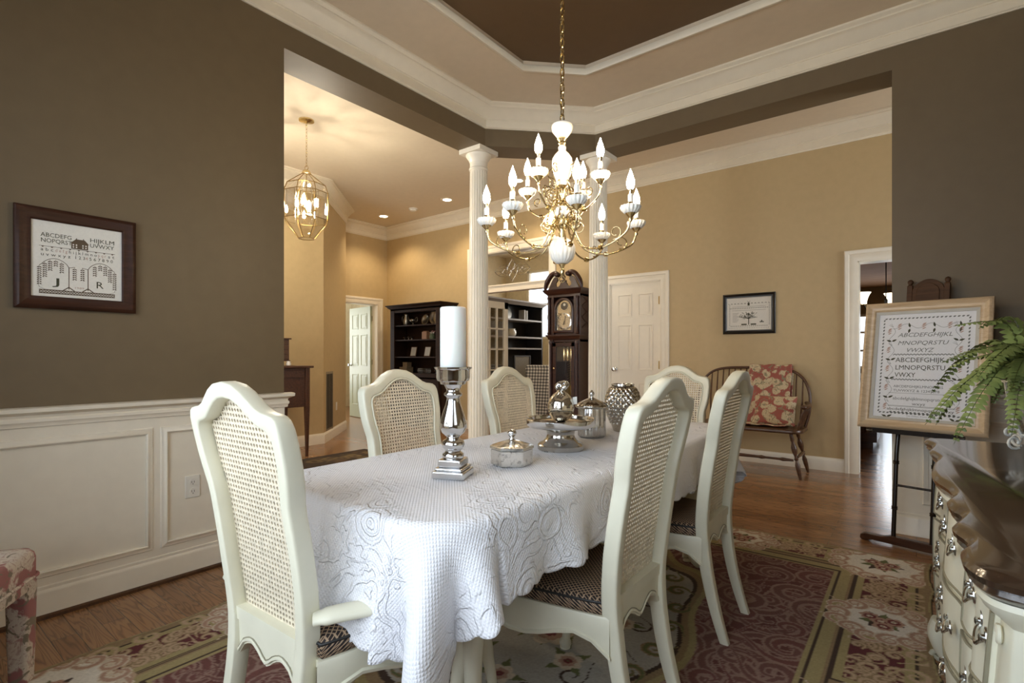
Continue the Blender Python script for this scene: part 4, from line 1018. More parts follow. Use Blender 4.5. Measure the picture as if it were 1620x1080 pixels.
MB().lathe([(.018, 2.092), (.022, 2.085), (.013, 2.075), (.017, 2.066), (.012, 2.06)], n=20).lathe([(.014, 1.885), (.024, 1.88), (.012, 1.868), (.011, 1.82), (.020, 1.815), (.023, 1.806), (.012, 1.80), (.012, 1.79)], n=20).lathe([(.012, 1.742), (.030, 1.736), (.034, 1.722), (.022, 1.700), (.012, 1.685), (.016, 1.67), (.012, 1.655)], n=24).lathe([(.010, 1.545), (.016, 1.54), (.010, 1.53), (.006, 1.522), (.011, 1.512), (.009, 1.50), (.003, 1.486)], n=20).cyl((0, 0, 1.54), (0, 0, 2.15), .008).build('centre_stem', 'brass', ch, 50)
MB().tube([(.013 * math.cos(a), 0, 1.475 + .013 * math.sin(a)) for a in [i * PI / 8 for i in range(16)]], .003, 6, closed=True).build('pull_ring', 'brass', ch)
MB().lathe([(.013, 2.058), (.018, 2.050), (.016, 2.035), (.030, 2.020), (.042, 2.000), (.044, 1.975), (.038, 1.940), (.026, 1.905), (.016, 1.885)], n=72, fl=lambda t, i: 1 + (.06 * abs(math.cos(8 * t)) - .03 if i > 2 else 0)).build('porcelain_vase', 'porcelain', ch, 60)
MB().lathe([(.012, 1.795), (.026, 1.788), (.034, 1.772), (.033, 1.756), (.024, 1.744), (.012, 1.740)], n=48, fl=gl8).build('porcelain_ball', 'porcelain', ch, 60)
MB().lathe([(.010, 1.658), (.022, 1.655), (.044, 1.640), (.056, 1.612), (.056, 1.590), (.046, 1.562), (.026, 1.545), (.010, 1.543)], n=96, fl=lambda t, i: 1 + .07 * abs(math.cos(9 * t)) - .035).build('porcelain_globe', 'porcelain', ch, 60)
AM = {}
def arm_set(key, pts, R, zc, extra, mid):
    a = MB().tube(pts, .0042, 8); mp = pts[len(pts) // 2 + 2]
    a.lathe([(.004, -.010), (.009, -.007), (.010, 0), (.009, .007), (.004, .010)], (0, 0, 0), 10, R=Matrix.Rotation(PI / 2, 3, 'Y')) if 0 else None
    for dz in (-.006, 0, .006): a.tube([(mp[0] + dz, .0085 * math.cos(q), mp[2] + .0085 * math.sin(q)) for q in [i * PI / 5 for i in range(10)]], .0028, 5, closed=True)
    a.lathe([(.004, zc - .03), (.008, zc - .022), (.005, zc - .014), (.016, zc - .004), (.022, zc + .004), (.010, zc + .004)], (R, 0, 0), 16)
    AM[key, 'arm'] = a.mesh('arm', 'brass', 60)
    for ie, e in enumerate(extra): AM[key, 'scroll%d' % ie] = MB().tube(e, [.0030 - .0012 * i / len(e) for i in range(len(e))], 6).mesh('scroll', 'brass', 60)
    AM[key, 'cup'] = MB().lathe([(.012, zc + .002), (.024, zc + .004), (.036, zc + .016), (.0405, zc + .028), (.038, zc + .033), (.030, zc + .030), (.010, zc + .026)], (R, 0, 0), 84, fl=lambda t, i: 1 + .13 * abs(math.cos(7 * t)) ** .7 - .08).mesh('cup', 'porcelain', 60)
    AM[key, 'sock'] = MB().lathe([(.011, zc + .026), (.011, zc + .046), (.0095, zc + .048)], (R, 0, 0), 16).mesh('socket', 'brass', 40)
    AM[key, 'sleeve'] = MB().lathe([(.0105, zc + .047), (.0108, zc + .078), (.008, zc + .080)], (R, 0, 0), 16).mesh('candle_sleeve', 'porcelain', 40)
    AM[key, 'base'] = MB().lathe([(.006, zc + .078), (.007, zc + .094), (.009, zc + .098)], (R, 0, 0), 14).mesh('bulb_cap', 'brass', 40)
    AM[key, 'bulb'] = MB().lathe([(.007, zc + .096), (.013, zc + .106), (.0160, zc + .118), (.0150, zc + .134), (.010, zc + .152), (.004, zc + .168), (.0, zc + .180)], (R, 0, 0), 16, cap=False).mesh('bulb', 'bulb', 60)
lo = arm_pts(1.755, 1.588, .330, 1.695)
arm_set('lo', lo, .330, 1.700, [curl(.262, 1.64, .030, -1.9, 1.1), curl(.07, 1.70, .030, 2.6, 1.1, -1)], 0)
up = arm_pts(1.905, 1.765, .185, 1.862)
arm_set('up', up, .185, 1.868, [curl(.075, 1.875, .028, -2.2, 1.2), curl(.055, 1.945, .024, 2.4, 1.1, -1), curl(.13, 1.835, .020, -1.5, 1.1)], 0)
def chan_arm(key, ang):
    def part(n, k, par):
        o = bpy.data.objects.new(n, AM[key, k]); COL.objects.link(o); o.parent = par; return o
    a = part('arm', 'arm', ch); a.rotation_euler = (0, 0, ang)
    for n, k in [('scroll', 'scroll%d' % i) for i in range(3) if (key, 'scroll%d' % i) in AM] + [('cup', 'cup'), ('socket', 'sock'), ('candle_sleeve', 'sleeve'), ('bulb_cap', 'base'), ('bulb', 'bulb')]: part(n, k, a)
# directions measured against the line of sight (towards the camera = angle base)
base = math.atan2(-.7884, .6152)
for k in range(8): chan_arm('lo', base + math.radians(4 + 45 * k))
for k in range(4): chan_arm('up', base + math.radians(-37 + 90 * k))
mb = MB()
for k in range(8):
    a = base + math.radians(30 + 45 * k); Rz = Matrix.Rotation(a, 3, 'Z')
    for cz, r, s in ((1.83, .030, 1), (1.73, .034, -1)):
        mb.tube([Rz @ Vector(p) for p in curl(.055, cz, r, .4 * s, 1.25, s)], .0026, 6)
        mb.tube([Rz @ Vector(p) for p in spline([(.012, 0, cz - .02 * s), (.05, 0, cz - .045 * s), (.085, 0, cz)], 5)], .0024, 6)
mb.build('scroll_cluster', 'brass', ch, 60)

# ------------------------------------------------------------------ foyer lantern
t = thing('hanging_lantern', 'octagonal brass and glass lantern hanging from the foyer ceiling', 'lantern', (-4.67, 2.74, 0), .25)
MB().lathe([(0, HC), (.072, HC), (.070, HC - .012), (.03, HC - .022), (.01, HC - .03)], n=32).build('canopy', 'brass', t, 50)
mb = MB(); z = 2.995; k = 0
while z < HC - .03:
    R = Matrix.Rotation(PI / 2 * (k % 2), 4, 'Z'); mb.tube([Matrix.Translation((0, 0, z)) @ R @ Vector((.008 * math.cos(a), 0, .019 * math.sin(a))) for a in [i * PI / 5 for i in range(10)]], .002, 5, closed=True); z += .033; k += 1
mb.tube([(.022 * math.cos(a), 0, 2.965 + .022 * math.sin(a)) for a in [i * PI / 8 for i in range(16)]], .003, 6, closed=True); mb.build('chain', 'brass', t)
MB().lathe([(.012, 2.945), (.03, 2.94), (.042, 2.92), (.045, 2.905), (.04, 2.902)], n=24).build('cap', 'brass', t, 50)
lv = [(.040, 2.905), (.185, 2.79), (.212, 2.715), (.212, 2.455), (.075, 2.28)]
P8 = [[(r * math.cos(PI / 8 + k * PI / 4), r * math.sin(PI / 8 + k * PI / 4), z) for k in range(8)] for r, z in lv]
mb = MB()
for ring in P8:
    for k in range(8): mb.cyl(ring[k], ring[(k + 1) % 8], .0036, n=6)
for a, b in zip(P8, P8[1:]):
    for k in range(8): mb.cyl(a[k], b[k], .0036, n=6)
mb.build('brass_cage', 'dbrass', t, 0)
mb = MB()
for a, b in list(zip(P8, P8[1:]))[:3]:
    for k in range(8):
        for q in (.2, .8): mb.cyl(Vector(a[k]).lerp(Vector(a[(k + 1) % 8]), q) * .997, Vector(b[k]).lerp(Vector(b[(k + 1) % 8]), q) * .997, .0016, n=5)
mb.build('sparkle_bars', 'silver', t, 0)  # silver bars added for sparkle and streaks of light on the ceiling
MB().rings([[tuple(c * .995 for c in p[:2]) + (p[2],) for p in r] for r in P8], False, True).build('glass_panes', 'lglass', t, 0)
mb = MB().cyl((0, 0, 2.500), (0, 0, 2.92), .006)
for k in range(4):
    a = .5 + k * PI / 2; c, s = math.cos(a), math.sin(a); mb.tube(spline([(0, 0, 2.520), (.04 * c, .04 * s, 2.505), (.085 * c, .085 * s, 2.520), (.09 * c, .09 * s, 2.550)], 4), .004, 6)
    mb.lathe([(.016, 2.550), (.02, 2.555), (.009, 2.560), (.009, 2.590)], (.09 * c, .09 * s, 0), 12)
mb.build('candle_cluster', 'brass', t)
for k in range(4):
    a = .5 + k * PI / 2; MB().lathe([(.008, 2.590), (.014, 2.605), (.015, 2.625), (.010, 2.650), (.0, 2.675)], (.09 * math.cos(a), .09 * math.sin(a), 0), 14, cap=False).build('bulb', 'bulbl', t, 60)

# ------------------------------------------------------------------ framed pictures
def framed(name, label, cat, W, H, fw, matf, mat_in, depth=.025, inner=None, lip=.006):
    """local frame: x right, z up, face towards -y, centre at the origin"""
    t = thing(name, label, cat)
    pr = [(0, 0), (0, depth * .6), (-.15 * fw, depth * .9), (-.3 * fw, depth), (-.5 * fw, depth * .8), (-.72 * fw, depth * .62), (-.9 * fw, depth * .66), (-fw, depth * .45), (-fw, 0)]
    pr = [(a, b) for a, b in pr]
    c = [(-W / 2, 0, -H / 2), (-W / 2, 0, H / 2), (W / 2, 0, H / 2), (W / 2, 0, -H / 2)]
    f = MB().sweep(c, pr, N=(0, -1, 0), closed=True, pclosed=True).build('picture_frame', matf, t, 35)
    w, h = W / 2 - fw + .001, H / 2 - fw + .001
    if inner:
        c2 = [(-w, 0, -h), (-w, 0, h), (w, 0, h), (w, 0, -h)]
        MB().sweep(c2, [(0, .001), (0, depth * .42), (-inner, depth * .30), (-inner, .001)], N=(0, -1, 0), closed=True, pclosed=True).build('inner_border', 'greyin', t, 0)
    MB().box(-w, -.004, -h, w, 0, h).build('linen', mat_in, t, 0)
    MB().box(-W / 2 + .004, 0, -H / 2 + .004, W / 2 - .004, .004, H / 2 - .004).build('backing_board', 'bench', t, 0)
    return t, w, h
FR = lambda a, b: (a, -.0047, b)
def line(mb, pts, w=.0012, y=-.0046):
    for (a, b), (c, d) in zip(pts, pts[1:]):
        L = math.hypot(c - a, d - b) or 1e-6; nx, nz = -(d - b) / L * w / 2, (c - a) / L * w / 2
        mb.add([(a + nx, y, b + nz), (c + nx, y, d + nz), (c - nx, y, d - nz), (a - nx, y, b - nz)], [(0, 1, 2, 3)])
def leaf2(mb, a, b, L, ang, w, y=-.0047):
    pts = [(0, 0), (L * .35, w), (L * .7, w * .7), (L, 0), (L * .7, -w * .7), (L * .35, -w)]
    c, s = math.cos(ang), math.sin(ang); mb.add([(a + p * c - q * s, y, b + p * s + q * c) for p, q in pts], [(0, 1, 2, 3, 4, 5)])
def txt(mb, s, x, z, size, width=None, align='LEFT', bold=.0): text_into(mb, s, size, lambda a, b: (x + a, -.0048, z + b), align, width, bold)

# willow sampler on the left wall (faces +x)
t, w, h = framed('framed_sampler', 'brown framed willow tree sampler hanging on the dark left wall', 'picture', .433, .440, .055, 'frameBrown', 'mat')
t.location = (XL + .0055, .645, 1.566); t.rotation_euler = (0, 0, PI / 2)
g = MB(); sx = w / .500; k = w / .163       # layout drawn on a half width of .163
def Q(a, b): return (a * k, b * h / .165)
S = .021
txt(g, 'ABCDEFG', -.130, .096, .026, .105, bold=.0); txt(g, 'NOPQRST', -.130, .072, .026, .105, bold=.0)
txt(g, 'HIJKLM', .040, .098, .026, .090, bold=.0); txt(g, 'UVWXY', .040, .074, .026, .090, bold=.0)
txt(g, 'a b c', -.130, .034, .020, .042, bold=.0); txt(g, 'h i j k l m n o', -.035, .034, .020, .100, bold=.0); txt(g, 's t', .108, .034, .020, .024, bold=.0)
txt(g, 'u v w x y z', -.130, .013, .020, .100, bold=.0); txt(g, '1 2 3', -.015, .013, .020, .034); txt(g, '5 6 7 8 9 0', .038, .013, .020, .088, bold=.0)
txt(g, 'J', -.085, -.112, .044, .024); txt(g, 'R', .062, -.112, .044, .026)
g.build('stitched_lettering', 'thread', t, 0)
g = MB(); txt(g, 'd e f g', -.082, .034, .020, .042); txt(g, 'p q r', .070, .034, .020, .030); txt(g, '4', .024, .013, .020); txt(g, '1989', -.016, -.122, .011, .032); g.build('faded_lettering', 'threadred', t, 0)
g = MB(); y0 = -.0047
g.add([(-.026, y0, .058), (.034, y0, .058), (.034, y0, .082), (-.026, y0, .082)], [(0, 1, 2, 3)]); g.add([(-.030, y0, .082), (.038, y0, .082), (.022, y0, .102), (-.010, y0, .102)], [(0, 1, 2, 3)])
g.add([(-.009, y0, .1), (-.006, y0, .1), (-.006, y0, .107), (-.009, y0, .107)], [(0, 1, 2, 3)]); g.add([(.016, y0, .1), (.019, y0, .1), (.019, y0, .107), (.016, y0, .107)], [(0, 1, 2, 3)]); g.build('stitched_house', 'threadbrown', t, 0)
g = MB()
for x in (-.021, -.010, .013, .024):
    for z in (.063, .073): g.add([(x, -.0050, z), (x + .005, -.0050, z), (x + .005, -.0050, z + .006), (x, -.0050, z + .006)], [(0, 1, 2, 3)])
g.build('house_windows', 'mat', t, 0)
g = MB(); line(g, [(-.135, .055), (.135, .055)], .0016)
for i in range(9): a = -.128 + i * .031; g.add([(a, y0, .054), (a + .010, y0, .054), (a + .005, y0, .049)], [(0, 2, 1)])
for s in (-1, 1):
    tx = s * .034
    line(g, [(tx, -.128), (tx, -.030)], .003); arc = [(tx + s * .100 * q, -.030 + .034 * math.sin(PI * min(1, q * 1.05)) ** .7 * 1.0) for q in [i / 14 for i in range(15)]]; line(g, arc, .0022)
    line(g, [(tx, -.03), (tx - s * .022, -.026)], .002)
    line(g, [(tx + s * .105, -.10), (tx + s * .10, -.125), (tx + s * .08, -.134), (tx, -.134)], .001); line(g, [(tx + s * .02, -.134), (tx, -.118)], .004); line(g, [(tx - s * .02, -.134), (tx, -.118)], .004)
    for q, L in ((1.0, .085), (.82, .07), (.64, .048), (.45, .028), (.25, .052), (-.20, .06)):
        a = tx + s * .100 * q; b = -.030 + (.030 * math.sin(PI * max(0, q)) if q > 0 else .003); line(g, [(a, b), (a + s * .004, b - L)], .001)
        for j in range(int(L / .009)):
            for sg in (-1, 1): leaf2(g, a, b - .006 - j * .009, .0105, -PI / 2 + sg * .95, .0024)
g.add([(-.135, y0, -.152), (.135, y0, -.152), (.135, y0, -.134), (-.135, y0, -.134)], [(0, 1, 2, 3)])
g.build('stitched_willows', 'threadbrown', t, 0)
g = MB()
for s in (-1, 1): line(g, [(-.133 + i * .0102, -.143 + s * .005 * (1 if i % 2 else -1)) for i in range(27)], .0015, -.0051)
g.build('border_zigzag', 'mat', t, 0)

# black framed sampler on the hall wall (faces -y)
t, w, h = framed('framed_sampler', 'small black framed tree sampler hanging above the wooden bench', 'picture', .53, .435, .040, 'black', 'mat', inner=.008)
t.location = (-1.43, 5.995, 1.598)
g = MB()
for i in range(22): leaf2(g, -.19 + i * .018, .055, .012, PI / 2, .0045)
for i in range(20): leaf2(g, -.18 + i * .019, -.138, .013, PI / 2, .004)
for i in range(24): leaf2(g, -.20 + i * .0172, .105, .016, PI / 2 + .5 * (-1) ** i, .003); leaf2(g, -.20 + i * .0172, -.158, .010, PI / 2, .002)
for i in range(14):
    for s in (-1, 1): leaf2(g, s * .20, -.12 + i * .017, .012, s * .5, .003)
line(g, [(0, -.12), (0, -.05)], .008); random.seed(4)
for i in range(34):
    a = PI * (.02 + .96 * random.random()); r = .03 + .055 * random.random(); x, z = r * 1.2 * math.cos(a), -.055 + r * .95 * math.sin(a) * 1.1
    line(g, [(0, -.055), (x, z)], .0015); leaf2(g, x, z, .012, a, .004); leaf2(g, x * .8, z, .010, a + 1, .003)
g.add([(-.012, -.0047, .088), (.012, -.0047, .088), (.007, -.0047, .118), (-.007, -.0047, .118)], [(0, 1, 2, 3)]); line(g, [(-.014, .138), (.014, .108)], .003); line(g, [(.014, .138), (-.014, .108)], .003)
for s in (-1, 1): g.add([(s * .02, -.0047, -.122), (s * .075, -.0047, -.122), (s * .075, -.0047, -.108), (s * .02, -.0047, -.108)], [(0, 1, 2, 3)])
leaf2(g, .13, -.10, .03, PI / 2, .008); leaf2(g, .12, -.10, .018, PI / 2 + .5, .006); leaf2(g, .14, -.10, .018, PI / 2 - .5, .006)
g.build('stitched_pattern', 'thread', t, 0)
g = MB()
for i in range(9): line(g, [(-.165, .03 - i * .012 - .02), (-.10 - .01 * (i % 3), .03 - i * .012 - .02)], .0028)
line(g, [(-.17, .078), (.17, .078)], .003); line(g, [(-.17, .038), (.17, .038)], .003); g.build('faint_stitching', 'threadpale', t, 0)

# ------------------------------------------------------------------ easel with the large sampler
ez = thing('display_easel', 'dark floor easel with arched wooden crest holding the large sampler', 'easel', (-.020, 3.845, 0), -.228)
# local: x along the width, +y towards the wall
def post(x): return [(x, .0, .045), (x, .062, .55), (x + .02, .262, 1.56)]
for s in (-1, 1):
    p = post(s * .092); mb = MB().cyl(p[0], p[1], .012).cyl(p[1], p[2], .012)
    for f in (.12, .3, .62, .9):
        z = .045 + f * 1.5; yy = interp(z, [(.045, 0), (.55, .062), (1.56, .262)]); mb.lathe([(.012, -.012), (.016, -.008), (.016, -.003), (.013, 0), (.016, .003), (.016, .008), (.012, .012)], (s * .092 + .02 * max(0, z - .55), yy, z), 14)
    mb.build('post', 'ironblack', ez)
mb = MB().prism([(-.25, 0), (-.23, 0), (-.20, .012), (.20, .012), (.23, 0), (.25, 0), (.262, .012), (.258, .035), (.235, .045), (.15, .045), (.10, .060), (-.10, .060), (-.15, .045), (-.235, .045), (-.258, .035), (-.262, .012)], -.022, .022, lambda a, b, c: (a, c, b))
mb.build('foot_board', 'walnut', ez, 30, .004)
MB().cyl((-.092, .038, .36), (.092, .038, .36), .007).cyl((-.092, .152, 1.0), (.092, .152, 1.0), .007).build('cross_rod', 'ironblack', ez)
MB().box(-.20, .0, .672, .20, .090, .689).box(-.20, -.006, .689, .20, .0, .700).cyl((-.205, .02, .68), (-.235, .02, .68), .012).cyl((.205, .02, .68), (.235, .02, .68), .012).build('ledge', 'ironblack', ez, 30)
cr = []
for k in range(17): u = -1 + k / 8; cr.append((u * .080, 1.56 + .055 * max(0, math.cos(u * PI / 2)) ** .8 - .012 * (abs(u) > .9)))
cr = [(-.080, 1.36)] + cr + [(.080, 1.36)]
LN = Matrix.Translation((.02, .262, 1.56)) @ Matrix.Rotation(-.19, 4, 'X') @ Matrix.Translation((0, 0, -1.56))
c = MB().prism(cr, -.010, .010, lambda a, b, c: (a, c, b)).prism([(a * .72, (b - 1.36) * .78 + 1.39) for a, b in cr], -.016, -.008, lambda a, b, c: (a, c, b)).tf(LN).build('crest_board', 'crest', ez, 30, .003)
for s in (-1, 1): MB().box(s * .092 - .013, -.014, 1.36, s * .092 + .013, .014, 1.575).lathe([(.012, 0), (.016, .006), (.009, .012), (.013, .020), (.016, .030), (.012, .040), (.003, .046)], (s * .092, 0, 1.575), 16).tf(LN).build('crest_post', 'crest', ez)
# the sampler itself
W_, H_ = .618, .797
t, w, h = framed('framed_sampler', 'large champagne framed alphabet sampler with flower vine resting on the easel', 'picture', W_, H_, .058, 'goldwood', 'matw', depth=.035, inner=.018)
g = MB(); bw, bh = w - .045, h - .045
nx = 21
for i in range(nx):
    x = -bw + 2 * bw * (i + .5) / nx
    for s in (-1, 1): leaf2(g, x - .008, s * bh - .003, .017, .40, .0045)
for i in range(28):
    z = -bh + 2 * bh * (i + .5) / 28
    for s in (-1, 1): leaf2(g, s * bw - .003, z - .008, .017, PI / 2 - .40, .0045)
g.build('border_leaves', 'threadgrey', t, 0)
vine, fl_, lv_ = MB(), MB(), MB()
vx = bw - .045
def vinecol(x, s):
    pts = [(x + s * .016 * math.sin((z) * 2 * PI / .122), z) for z in [-bh + .04 + i * .012 for i in range(int((2 * bh - .08) / .012))]]; line(vine, pts, .0016)
    for k in range(5):
        z = bh - .085 - k * .118
        for q in range(4): leaf2(fl_, x + s * .012 - .016 + abs(q - 1.5) * .004, z - .016 + q * .0095, .032 - abs(q - 1.5) * .006, .55, .0034)
        leaf2(lv_, x, z - .062, .030, 2.6 if s > 0 else .5, .006); leaf2(lv_, x, z - .062, .030, .35 if s > 0 else 2.8, .006)
        for a in (2.0, 2.3, 2.6): line(vine, [(x - s * .004, z + .03), (x - s * .004 + .028 * math.cos(a), z + .03 + .028 * math.sin(a))], .001)
vinecol(-vx, -1); vinecol(vx, 1)
pts = [(x, bh - .05 + .015 * math.sin(x * 2 * PI / .122)) for x in [-vx + i * .012 for i in range(int(2 * vx / .012) + 1)]]; line(vine, pts, .0016)
for k in range(3):
    x = -.125 + k * .122
    for q in range(4): leaf2(fl_, x - .016 + abs(q - 1.5) * .004, bh - .072 + q * .0095, .034 - abs(q - 1.5) * .006, .55, .0034)
    leaf2(lv_, x + .052, bh - .060, .032, PI / 2 + .2, .006); leaf2(lv_, x + .052, bh - .066, .030, -PI / 2 - .2, .006)
vine.build('vine', 'threadgrey', t, 0); fl_.build('stitched_flowers', 'threadred', t, 0); lv_.build('vine_leaves', 'thread', t, 0)
g = MB(); x0 = -.165
KX = .80
def shear(mb, s, x, z, size, width): text_into(mb, s, size, lambda a, b: (x * KX + a * KX + .3 * b, -.0048, z * 1.08 + b), 'LEFT', width, 0)
_txt = txt
def txt(mb, s, x, z, size, width=None, align='LEFT', bold=0): _txt(mb, s, x * KX, z * 1.08, size, width * KX if width else None, align, bold)
shear(g, 'ABCDEFGHIJKL', -.165, .165, .036, .330); shear(g, 'MNOPQRSTU', -.165, .118, .036, .300); shear(g, 'VWXYZ', -.110, .076, .036, .165)
txt(g, 'ABCDEFGHIJKLMNOPQRS', -.172, -.128, .021, .30); txt(g, 'TUVWXYZ & 12345678', -.172, -.152, .021, .28)
txt(g, 'abcdefghijklmnopqrstu v', -.172, -.198, .026, .32); txt(g, 'wxyz', -.05, -.226, .026, .08); 
g.build('grey_lettering', 'threadgrey', t, 0)
g = MB(); txt(g, 'ABCDEFGHIJK', -.170, .018, .041, .300, bold=.0); txt(g, 'LMNOPQRSTU', -.170, -.026, .041, .300, bold=.0); txt(g, 'VWXY', -.170, -.068, .041, .130, bold=.0)
txt(g, 'abcdefghijklmnopqrstuvwxy', -.205, -.258, .023, .40)
g.build('dark_lettering', 'thread', t, 0)
g = MB()
for zz in (.062, -.082): line(g, [(-.150 + i * .0082, zz * 1.08 + .004 * (1 if i % 2 else -1)) for i in range(37)], .0045)
for zz in (-.160, -.232, -.236): line(g, [(-.16, zz * 1.08), (.16, zz * 1.08)], .0016)
for i in range(16): leaf2(g, -.15 + i * .020, -.294, .014, .6, .005); leaf2(g, -.137 + i * .020, -.294, .014, 2.6, .005)
txt(g, "Your Children, O Lord, are a blessing", -.08, -.290, .0095, .20); txt(g, 'given from above on this day', -.13, -.302, .0095, .26); txt(g, 'stitched with patience and with love', -.07, -.314, .0095, .20)
g.build('bands', 'threadgrey', t, 0)
tilt = math.radians(12.5)
t.rotation_mode = 'XYZ'; t.rotation_euler = (-tilt, 0, -.228)
t.location = (.010 + H_ / 2 * math.sin(tilt) * .226, 3.877 + H_ / 2 * math.sin(tilt) * .974, .692 + H_ / 2 * math.cos(tilt) + .002)
# ------------------------------------------------------------------ sideboard
FP = [(.16, 2.545), (.075, 2.540), (.036, 2.520), (.026, 2.49), (.034, 2.44), (.050, 2.38), (.044, 2.31), (.038, 2.22), (.050, 2.14), (.058, 2.08), (.047, 2.01), (.040, 1.90), (.036, 1.80), (.044, 1.72), (.064, 1.64), (.070, 1.56), (.056, 1.49), (.062, 1.42), (.076, 1.38), (.064, 1.315), (.056, 1.26), (.074, 1.19), (.062, 1.13), (.060, 1.08), (.066, 1.045), (.082, 1.016), (.118, 1.000), (.20, .995), (.30, 1.0), (.42, .995), (.545, .995)]
FS = [(p.x, p.y) for p in spline([(x, y, 0) for x, y in FP], 3)]
def offs(pts, d):
    out = []
    for i, p in enumerate(pts):
        a = pts[max(i - 1, 0)]; b = pts[min(i + 1, len(pts) - 1)]; tx, ty = b[0] - a[0], b[1] - a[1]; L = math.hypot(tx, ty)
        out.append((p[0] - ty / L * d, p[1] + tx / L * d))
    return out                                     # positive d moves into the cabinet
sb = thing('sideboard', 'cream serpentine sideboard with dark glossy top along the right wall', 'sideboard', (0, 0, 0))
def sbring(d, z): return [(x, y, z) for x, y in offs(FS, d)] + [(.545, 2.545 - d, z)]
MB().rings([sbring(.022, .785), sbring(.010, .788), sbring(.003, .797), sbring(.006, .803), sbring(-.002, .808), sbring(-.004, .817), sbring(.003, .8255), sbring(.010, .830)]).build('wooden_top', 'sidetop', sb, 40)
bomb = lambda z: .046 - .016 * math.sin(PI * max(0, min(1, (z - .14) / .62))) ** 1.0
MB().rings([sbring(.06, .125), sbring(.048, .14)] + [sbring(bomb(z), z) for z in (.15, .2, .28, .36, .44, .52, .60, .68, .74)] + [sbring(.032, .752), sbring(.020, .762), sbring(.012, .776), sbring(.014, .785)]).build('carcase', 'cream', sb, 40)
def patch(y0, y1, z0, z1, th):
    P = [q for q in offs(FS, 0) if y0 <= q[1] <= y1 and q[0] < .11]
    idx = [i for i, q in enumerate(FS) if y0 <= q[1] <= y1 and q[0] < .13]
    rs = []
    for k in range(7):
        z = z0 + (z1 - z0) * k / 6; a = offs(FS, bomb(z) - th); rs.append([(a[i][0], a[i][1], z) for i in idx])
    b = MB().rings(rs, False, False, closed=False)
    # rim to give the front its thickness
    bk = lambda ring, z: [(p[0], p[1], z) for p in [offs(FS, bomb(z) + .002)[i] for i in idx]]
    b.rings([rs[0], bk(rs[0], z0)], False, False, closed=False); b.rings([rs[-1], bk(rs[-1], z1)], False, False, closed=False)
    for e in (0, -1):
        b.rings([[r[e] for r in rs], [bk(r, r[e][2])[e] for r in rs]], False, False, closed=False)
    bead = MB().tube([(p[0] + .0, p[1], p[2]) for p in rs[0][1:-1]] + [r[-1] for r in rs] + [p for p in rs[-1][1:-1][::-1]] + [r[0] for r in rs[::-1]], .0035, 5, closed=True)
    return b, bead
def pull(par, y, z, wd=.05):
    i = min(range(len(FS)), key=lambda k: abs(FS[k][1] - y) + (FS[k][0] > .12) * 9); x = offs(FS, bomb(z) - .012)[i][0]
    h = MB().tube(spline([(x, y - wd, z + .006), (x - .010, y - wd * .8, z - .004), (x - .014, y - wd * .3, z - .016), (x - .014, y + wd * .3, z - .016), (x - .010, y + wd * .8, z - .004), (x, y + wd, z + .006)], 4), .0032, 8)
    R = Matrix.Rotation(-PI / 2, 3, 'Y')
    for s in (-1, 1): h.lathe([(.013, 0), (.011, .003), (.006, .004), (.005, .008), (.007, .011), (.003, .013)], (x, y + s * wd, z + .006), 14, fl=lambda t, i: 1 + .14 * math.cos(6 * t), R=R)
    for s in (-1, 1): h.tube([(x - .003, y + s * (wd + .004) + s * .012 * math.cos(a), z + .012 + .014 * math.sin(a)) for a in [i * .5 for i in range(9)]], .002, 5)
    h.build('drawer_pull', 'chrome', par)
for (y0, y1) in ((1.10, 1.50), (1.55, 2.03), (2.08, 2.46)):
    for (z0, z1) in ((.165, .345), (.365, .545), (.565, .735)):
        b, bead = patch(y0, y1, z0, z1, .010); d = b.build('drawer', 'cream', sb, 30); bead.build('drawer_bead', 'groove', d)
        pull(d, (y0 + y1) / 2 - .09, (z0 + z1) / 2 + .01, .035); pull(d, (y0 + y1) / 2 + .10, (z0 + z1) / 2 + .01, .035)
ends = MB()
d = MB().sweep([(.17, 1.012, .17), (.17, 1.012, .72), (.50, 1.012, .72), (.50, 1.012, .17)], [(0, 0), (0, .014), (-.010, .018), (-.022, .012), (-.03, .002)], N=(0, -1, 0), closed=True).box(.20, 1.002, .20, .47, 1.02, .69).build('end_door', 'cream', sb, 40)
MB().tube([(.17 + .33 * q, .998, .715 + .012 * math.sin(q * PI * 3)) for q in [i / 24 for i in range(25)]], .003, 6).build('carved_line', 'groove', d)
def scroll_leg(x, y, sx, sy):
    pts = spline([(x, y, .16), (x + sx * .012, y + sy * .012, .12), (x + sx * .006, y + sy * .006, .07), (x - sx * .006, y - sy * .006, .035), (x + sx * .004, y + sy * .004, .018)], 5)
    m = MB().tube(pts, [interp(i / (len(pts) - 1), [(0, .045), (.3, .042), (.6, .028), (.8, .024), (1, .018)]) for i in range(len(pts))], 12)
    for k in range(2):
        m.tube([(x + sx * (.020 + .022 * (1 - .06 * i) * math.cos(i * .55)), y + sy * .024, .034 + .022 * (1 - .06 * i) * math.sin(i * .55)) for i in range(13)], .009, 8)
    return m
for x, y, sx, sy in ((.085, 2.47, -1, .2), (.095, 1.07, -1, -.4), (.50, 2.47, 1, .2), (.50, 1.06, .4, -1), (.085, 1.76, -1, 0)):
    scroll_leg(x, y, sx, sy).build('leg', 'cream', sb, 60)
for y in (2.50, 2.055, 1.525, 1.075):                # small carved scroll at the top of each stile
    i = min(range(len(FS)), key=lambda k: abs(FS[k][1] - y) + (FS[k][0] > .12) * 9); x = offs(FS, bomb(.7) - .003)[i][0]
    MB().tube([(x, y + .016 * (1 - .07 * k) * math.cos(k * .55), .715 + .018 * (1 - .07 * k) * math.sin(k * .55)) for k in range(14)], .004, 6).build('carved_scroll', 'cream', sb)

